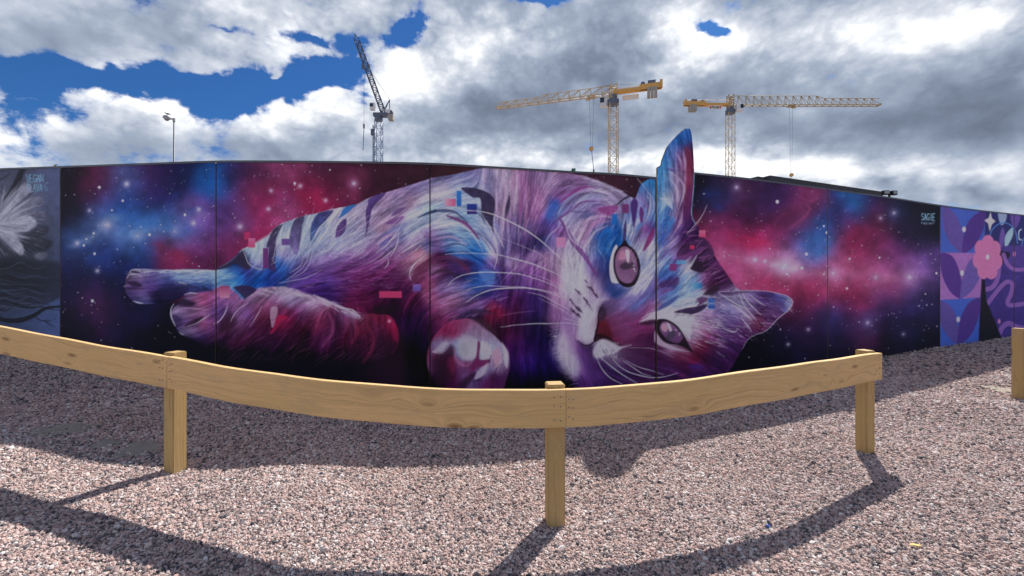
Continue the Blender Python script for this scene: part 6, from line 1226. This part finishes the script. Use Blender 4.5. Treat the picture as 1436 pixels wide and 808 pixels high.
for k in range(4):
    pz = Vector((A.x, A.y, 0)) + du * (Lq * (k + .5) / 4) + dn * .115
    world_mb(lambda m: m.box((pz.x, pz.y, ztop - 1.3), (.9, .05, .8), rz)).build('window', M_gls, cb)
attach(cb)
fl = empty('floodlight', tuple(Vector((Bq.x, Bq.y, 0)) + du * .1)); tag(fl, 'twin black floodlights on a short pole at the cabin end', 'floodlight')
fp = at(1247, 271, 800 / 15.9)
o = world_mb(lambda m: (m.bar((fp.x, fp.y, 0), (fp.x, fp.y, fp.z), .03, 8), m.bar((fp.x - .14, fp.y, fp.z + .02), (fp.x + .16, fp.y, fp.z + .02), .02, 6))).build('stand', M_blk, fl)
for xx, s in ((1241.5, -1), (1253, 1)):
    q_ = at(xx, 270.5 + (s > 0) * .3, 800 / 15.9); hd_ = world_mb(lambda m: (m.box(tuple(q_), (.15, .10, .12), s * .2), m.box((q_.x, q_.y + .07, q_.z), (.10, .06, .08), s * .2))).build('lamp_housing', M_blk, fl)
    world_mb(lambda m: m.box((q_.x, q_.y - .055, q_.z + .005), (.115, .012, .075), s * .2)).build('lens', plain('flood_lens', lin(150, 156, 164), .2), hd_)
attach(fl)
# small green board and a tuft on the wall top
gp = at(802.5, 239, 800 / 26); gsn = empty('green_sign', (gp.x, gp.y, float(gz(gp.x, gp.y)))); tag(gsn, 'small slanted green board just showing above the hoarding', 'sign')
M_grn = plain('green_board', lin(30, 104, 80), .6)
world_mb(lambda m: m.add([(gp.x - .16, gp.y, gp.z - .5), (gp.x + .07, gp.y, gp.z - .5), (gp.x + .16, gp.y, gp.z + .09), (gp.x - .02, gp.y, gp.z + .09), (gp.x - .16, gp.y + .03, gp.z - .5), (gp.x + .07, gp.y + .03, gp.z - .5), (gp.x + .16, gp.y + .03, gp.z + .09), (gp.x - .02, gp.y + .03, gp.z + .09)], [(0, 1, 2, 3), (7, 6, 5, 4), (0, 4, 5, 1), (1, 5, 6, 2), (2, 6, 7, 3), (3, 7, 4, 0)])).build('board', M_grn, gsn)
world_mb(lambda m: m.bar((gp.x, gp.y + .05, -.1), (gp.x, gp.y + .05, gp.z - .1), .03, 8)).build('post', M_lp, gsn)
attach(gsn)
tp_ = wall_point(np.array(74.0), float(topL(74)), -.012); wp = empty('weed_tuft', tuple(tp_)); tag(wp, 'little yellow-green weed tuft on top of the blossom hoarding', 'plant')
M_wd = plain('weed_leaf', lin(150, 160, 70), .7)
for k in range(9):
    th = random.uniform(0, 6.28); L = random.uniform(.03, .085); rise = random.uniform(.2, .9); dx_, dy_ = math.cos(th) * L, math.sin(th) * L * .5; zz = .012 + L * rise
    mb = MB(); mb.add([(0, 0, .01), (dx_ * .5 - dy_ * .2, dy_ * .5 + dx_ * .2, zz * .7), (dx_, dy_, zz), (dx_ * .5 + dy_ * .2, dy_ * .5 - dx_ * .2, zz * .7), (dx_ * .5, dy_ * .5, zz * .7 - .004)], [(0, 1, 2, 3), (0, 4, 1), (1, 4, 2), (2, 4, 3), (3, 4, 0)]); mb.build('leaf', M_wd, wp)

# ------------------------------------------------------------------ loose gravel
rg = np.random.RandomState(12)
wxs = np.linspace(-178, 1618, 500); wS = wall_S(wxs); wAz = (wxs - CXP) / F; wY = F / wS
def jitter(y0, y1, sp, az0=-1.28, az1=1.28):
    xs_ = np.arange(-19, 24, sp); ys_ = np.arange(y0, y1, sp); X, Y = np.meshgrid(xs_, ys_)
    X = X + rg.uniform(-.5, .5, X.shape) * sp; Y = Y + rg.uniform(-.5, .5, Y.shape) * sp
    X, Y = X.ravel(), Y.ravel(); az = X / Y
    k = (az > az0) & (az < az1) & (Y < np.interp(az, wAz, wY) - .0)
    if az1 > 1.3: k &= ~((az > -1.28) & (az < 1.28))
    return X[k], Y[k]
bands = [(2.05, 3.6, .0112, .0072), (3.6, 5.2, .0128, .0082), (5.2, 7.4, .0165, .0106), (7.4, 13.0, .023, .0145)]
PX, PY, PS = [], [], []
patches = [(90, 603, 44, 15), (196, 629, 34, 17), (1412, 548, 34, 9), (150, 622, 26, 9)]
pc_ = []
for (x, y, rx, ry) in patches:
    c_ = on_ground(x, y); e1 = on_ground(x + rx, y); e2 = on_ground(x, y + ry); pc_.append((c_.x, c_.y, abs(e1.x - c_.x), abs(e2.y - c_.y)))
for y0, y1, sp, sz in bands + [(1.6, 15.0, .0205, .0130)]:
    X, Y = jitter(y0, y1, sp) if sp != .0205 else jitter(y0, y1, sp, -2.3, 2.3); s = sz * np.exp(rg.randn(len(X)) * .30)
    keep = np.ones(len(X), bool)
    for cx, cy, rx, ry in pc_:
        d = ((X - cx) / rx) ** 2 + ((Y - cy) / ry) ** 2; keep &= ~((d < 1.0 + rg.randn(len(X)) * .25) & (rg.rand(len(X)) < .62))
    PX.append(X[keep]); PY.append(Y[keep]); PS.append(s[keep])
HX = rg.uniform(-10, 1460, 5200); hp = wall_point(HX, bpx(HX), 0.0) ; off_ = np.abs(rg.randn(len(HX))) * .05 + .012
hq = wall_point(HX, bpx(HX), 1.0) - hp
PX.append(hp[:, 0] + hq[:, 0] * off_); PY.append(hp[:, 1] + hq[:, 1] * off_); PS.append(.013 * np.exp(rg.randn(len(HX)) * .3)); n_heap = len(HX)
PX, PY, PS = map(np.concatenate, (PX, PY, PS))
PZ = gz(PX, PY) + PS * rg.uniform(-.1, .6, len(PX)); PZ[-n_heap:] += np.clip(.045 - off_ * .5, 0, .05) * rg.rand(n_heap)
me = bpy.data.meshes.new('gravel'); me.vertices.add(len(PX)); me.vertices.foreach_set('co', np.stack([PX, PY, PZ], -1).astype(np.float32).ravel())
me.attributes.new('stone_scale', 'FLOAT_VECTOR', 'POINT').data.foreach_set('vector', (PS[:, None] * rg.uniform(.7, 1.25, (len(PX), 3)) * np.array([1.02, 1.02, .84])).astype(np.float32).ravel())
me.attributes.new('stone_turn', 'FLOAT_VECTOR', 'POINT').data.foreach_set('vector', (rg.uniform(0, 6.28, (len(PX), 3)) * np.array([0, 0, 1]) + rg.randn(len(PX), 3) * .45).astype(np.float32).ravel())
ms, g, b = material('granite_chip', .82)
rnd = g.n('ShaderNodeObjectInfo').outputs['Random']
gpos = g.n('ShaderNodeNewGeometry').outputs['Position']
spk = g.noise(gpos, 420, 2, .6); broad = g.noise(gpos, .9, 4, .6)
rr = g.m('ADD', rnd, g.m('MULTIPLY', g.m('SUBTRACT', broad, .5), .42))
g.put(b.inputs['Base Color'], g.mix(g.mr(spk, .45, .7, 0, .45), g.ramp(rr, stone_ramp), g.ramp(g.m('FRACT', g.m('MULTIPLY', rnd, 7.3)), [(0, (.16, .14, .14)), (1, (.66, .56, .52))])))
b.inputs['Specular IOR Level'].default_value = .3
gravel = link('gravel', me, ms); tag(gravel, 'loose pink and grey crushed stone chippings covering the ground', 'gravel', kind='stuff')
nt = bpy.data.node_groups.new('stone_scatter', 'GeometryNodeTree')
nt.interface.new_socket('Geometry', in_out='INPUT', socket_type='NodeSocketGeometry'); nt.interface.new_socket('Geometry', in_out='OUTPUT', socket_type='NodeSocketGeometry')
N_ = nt.nodes.new; Lk = nt.links.new
gi, go = N_('NodeGroupInput'), N_('NodeGroupOutput')
g2i = N_('GeometryNodeGeometryToInstance')
for k in range(5):
    ico = N_('GeometryNodeMeshIcoSphere'); ico.inputs['Radius'].default_value = 1.0; ico.inputs['Subdivisions'].default_value = 2 if k < 3 else 1
    sp_ = N_('GeometryNodeSetPosition'); nz = N_('ShaderNodeTexNoise'); nz.noise_dimensions = '4D'; nz.inputs['W'].default_value = k * 3.7; nz.inputs['Scale'].default_value = .85; nz.inputs['Detail'].default_value = 1.0
    vm = N_('ShaderNodeVectorMath'); vm.operation = 'SUBTRACT'; vm.inputs[1].default_value = (.5, .5, .5); vs_ = N_('ShaderNodeVectorMath'); vs_.operation = 'SCALE'; vs_.inputs['Scale'].default_value = 1.7
    Lk(nz.outputs['Color'], vm.inputs[0]); Lk(vm.outputs[0], vs_.inputs[0]); Lk(ico.outputs[0], sp_.inputs[0]); Lk(vs_.outputs[0], sp_.inputs['Offset'])
    sh = N_('GeometryNodeSetShadeSmooth'); sh.inputs['Shade Smooth'].default_value = False; Lk(sp_.outputs[0], sh.inputs[0])
    sm = N_('GeometryNodeSetMaterial'); sm.inputs['Material'].default_value = ms; Lk(sh.outputs[0], sm.inputs[0]); Lk(sm.outputs[0], g2i.inputs[0])
iop = N_('GeometryNodeInstanceOnPoints'); iop.inputs['Pick Instance'].default_value = True
def nattr(nm):
    n_ = N_('GeometryNodeInputNamedAttribute'); n_.data_type = 'FLOAT_VECTOR'; n_.inputs['Name'].default_value = nm; return n_.outputs['Attribute']
e2r = N_('FunctionNodeEulerToRotation'); Lk(nattr('stone_turn'), e2r.inputs[0]); Lk(e2r.outputs[0], iop.inputs['Rotation']); Lk(nattr('stone_scale'), iop.inputs['Scale'])
Lk(gi.outputs[0], iop.inputs['Points']); Lk(g2i.outputs[0], iop.inputs['Instance']); Lk(iop.outputs[0], go.inputs[0])
md = gravel.modifiers.new('scatter', 'NODES'); md.node_group = nt
print('stones', len(PX))
# fine grit patches
mp_, g, b = material('mossy_grit', .95)
pz_ = g.n('ShaderNodeNewGeometry').outputs['Position']; nz1 = g.noise(pz_, 160, 4, .7); nz2 = g.noise(pz_, 9, 4, .6)
g.put(b.inputs['Base Color'], g.mix(g.mr(nz1, .35, .65), g.ramp(nz2, [(.3, (.13, .125, .10)), (.7, (.24, .22, .175))]), (.34, .31, .26)))
bp = g.n('ShaderNodeBump'); bp.inputs['Strength'].default_value = .9; bp.inputs['Distance'].default_value = .006; g.put(bp.inputs['Height'], nz1); g.put(b.inputs['Normal'], bp.outputs[0])
for i, (cx, cy, rx, ry) in enumerate(pc_):
    V = [(cx, cy, float(gz(cx, cy)) + .013)]; f = []; na, nr_ = 36, 6; ph = rg.rand(5) * 6
    for r_ in range(1, nr_ + 1):
        t = r_ / nr_
        for k in range(na):
            th = 2 * math.pi * k / na; wob = 1 + .16 * math.sin(3 * th + ph[0]) + .10 * math.sin(5 * th + ph[1]) + .07 * math.sin(9 * th + ph[2])
            x_, y_ = cx + math.cos(th) * rx * t * wob, cy + math.sin(th) * ry * t * wob
            V.append((x_, y_, float(gz(x_, y_)) + .017 * (1 - t ** 3) - .006 * t + .004 * math.sin(x_ * 40) * math.sin(y_ * 33)))
    for k in range(na): f.append((0, 1 + k, 1 + (k + 1) % na))
    for r_ in range(nr_ - 1):
        for k in range(na): a_ = 1 + r_ * na; f.append((a_ + k, a_ + na + k, a_ + na + (k + 1) % na, a_ + (k + 1) % na))
    mb = MB(); mb.add(V, f); tag(mb.build('grit_patch', mp_, None, True), 'greenish fine grit patch showing through the gravel', None, kind='stuff')
# litter
lf = on_ground(1280, 768); mb = MB(); mb.add([(0, 0, 0), (.016, .012, .006), (.045, .012, .004), (.06, 0, .008), (.04, -.014, .005), (.015, -.012, .007)], [(0, 1, 2, 3, 4, 5)])
mb.add([(0, 0, -.003), (.016, .012, .003), (.045, .012, .001), (.06, 0, .005), (.04, -.014, .002), (.015, -.012, .004)], [(5, 4, 3, 2, 1, 0)])
leaf = mb.build('fallen_leaf', plain('yellow_leaf', lin(214, 178, 96), .7)); leaf.location = lf + Vector((-.02, 0, .018)); leaf.rotation_euler = (0, 0, -.3); tag(leaf, 'small yellow fallen leaf lying on the gravel', 'leaf')
tw = on_ground(142, 594); mb = MB(); mb.bar((-.05, .04, .02), (.0, .0, .024), .004, 6); mb.bar((0, 0, .024), (.05, -.06, .02), .004, 6, .002); twig = mb.build('twig', plain('straw_twig', lin(200, 170, 110), .8)); twig.location = tw; tag(twig, 'short straw-coloured twig on the gravel near the grit patches', 'twig')
bc = on_ground(1075, 740); mb = MB(); mb.bar((0, 0, .012), (0, 0, .024), .014, 16, .0125); mb.bar((0, 0, .024), (0, 0, .026), .0125, 16, .009); cap = mb.build('bottle_cap', plain('blue_plastic', lin(50, 78, 150), .45)); cap.location = bc; cap.rotation_euler = (.5, .3, 0); tag(cap, 'small blue bottle cap lying in the rail shadow', 'bottle cap')
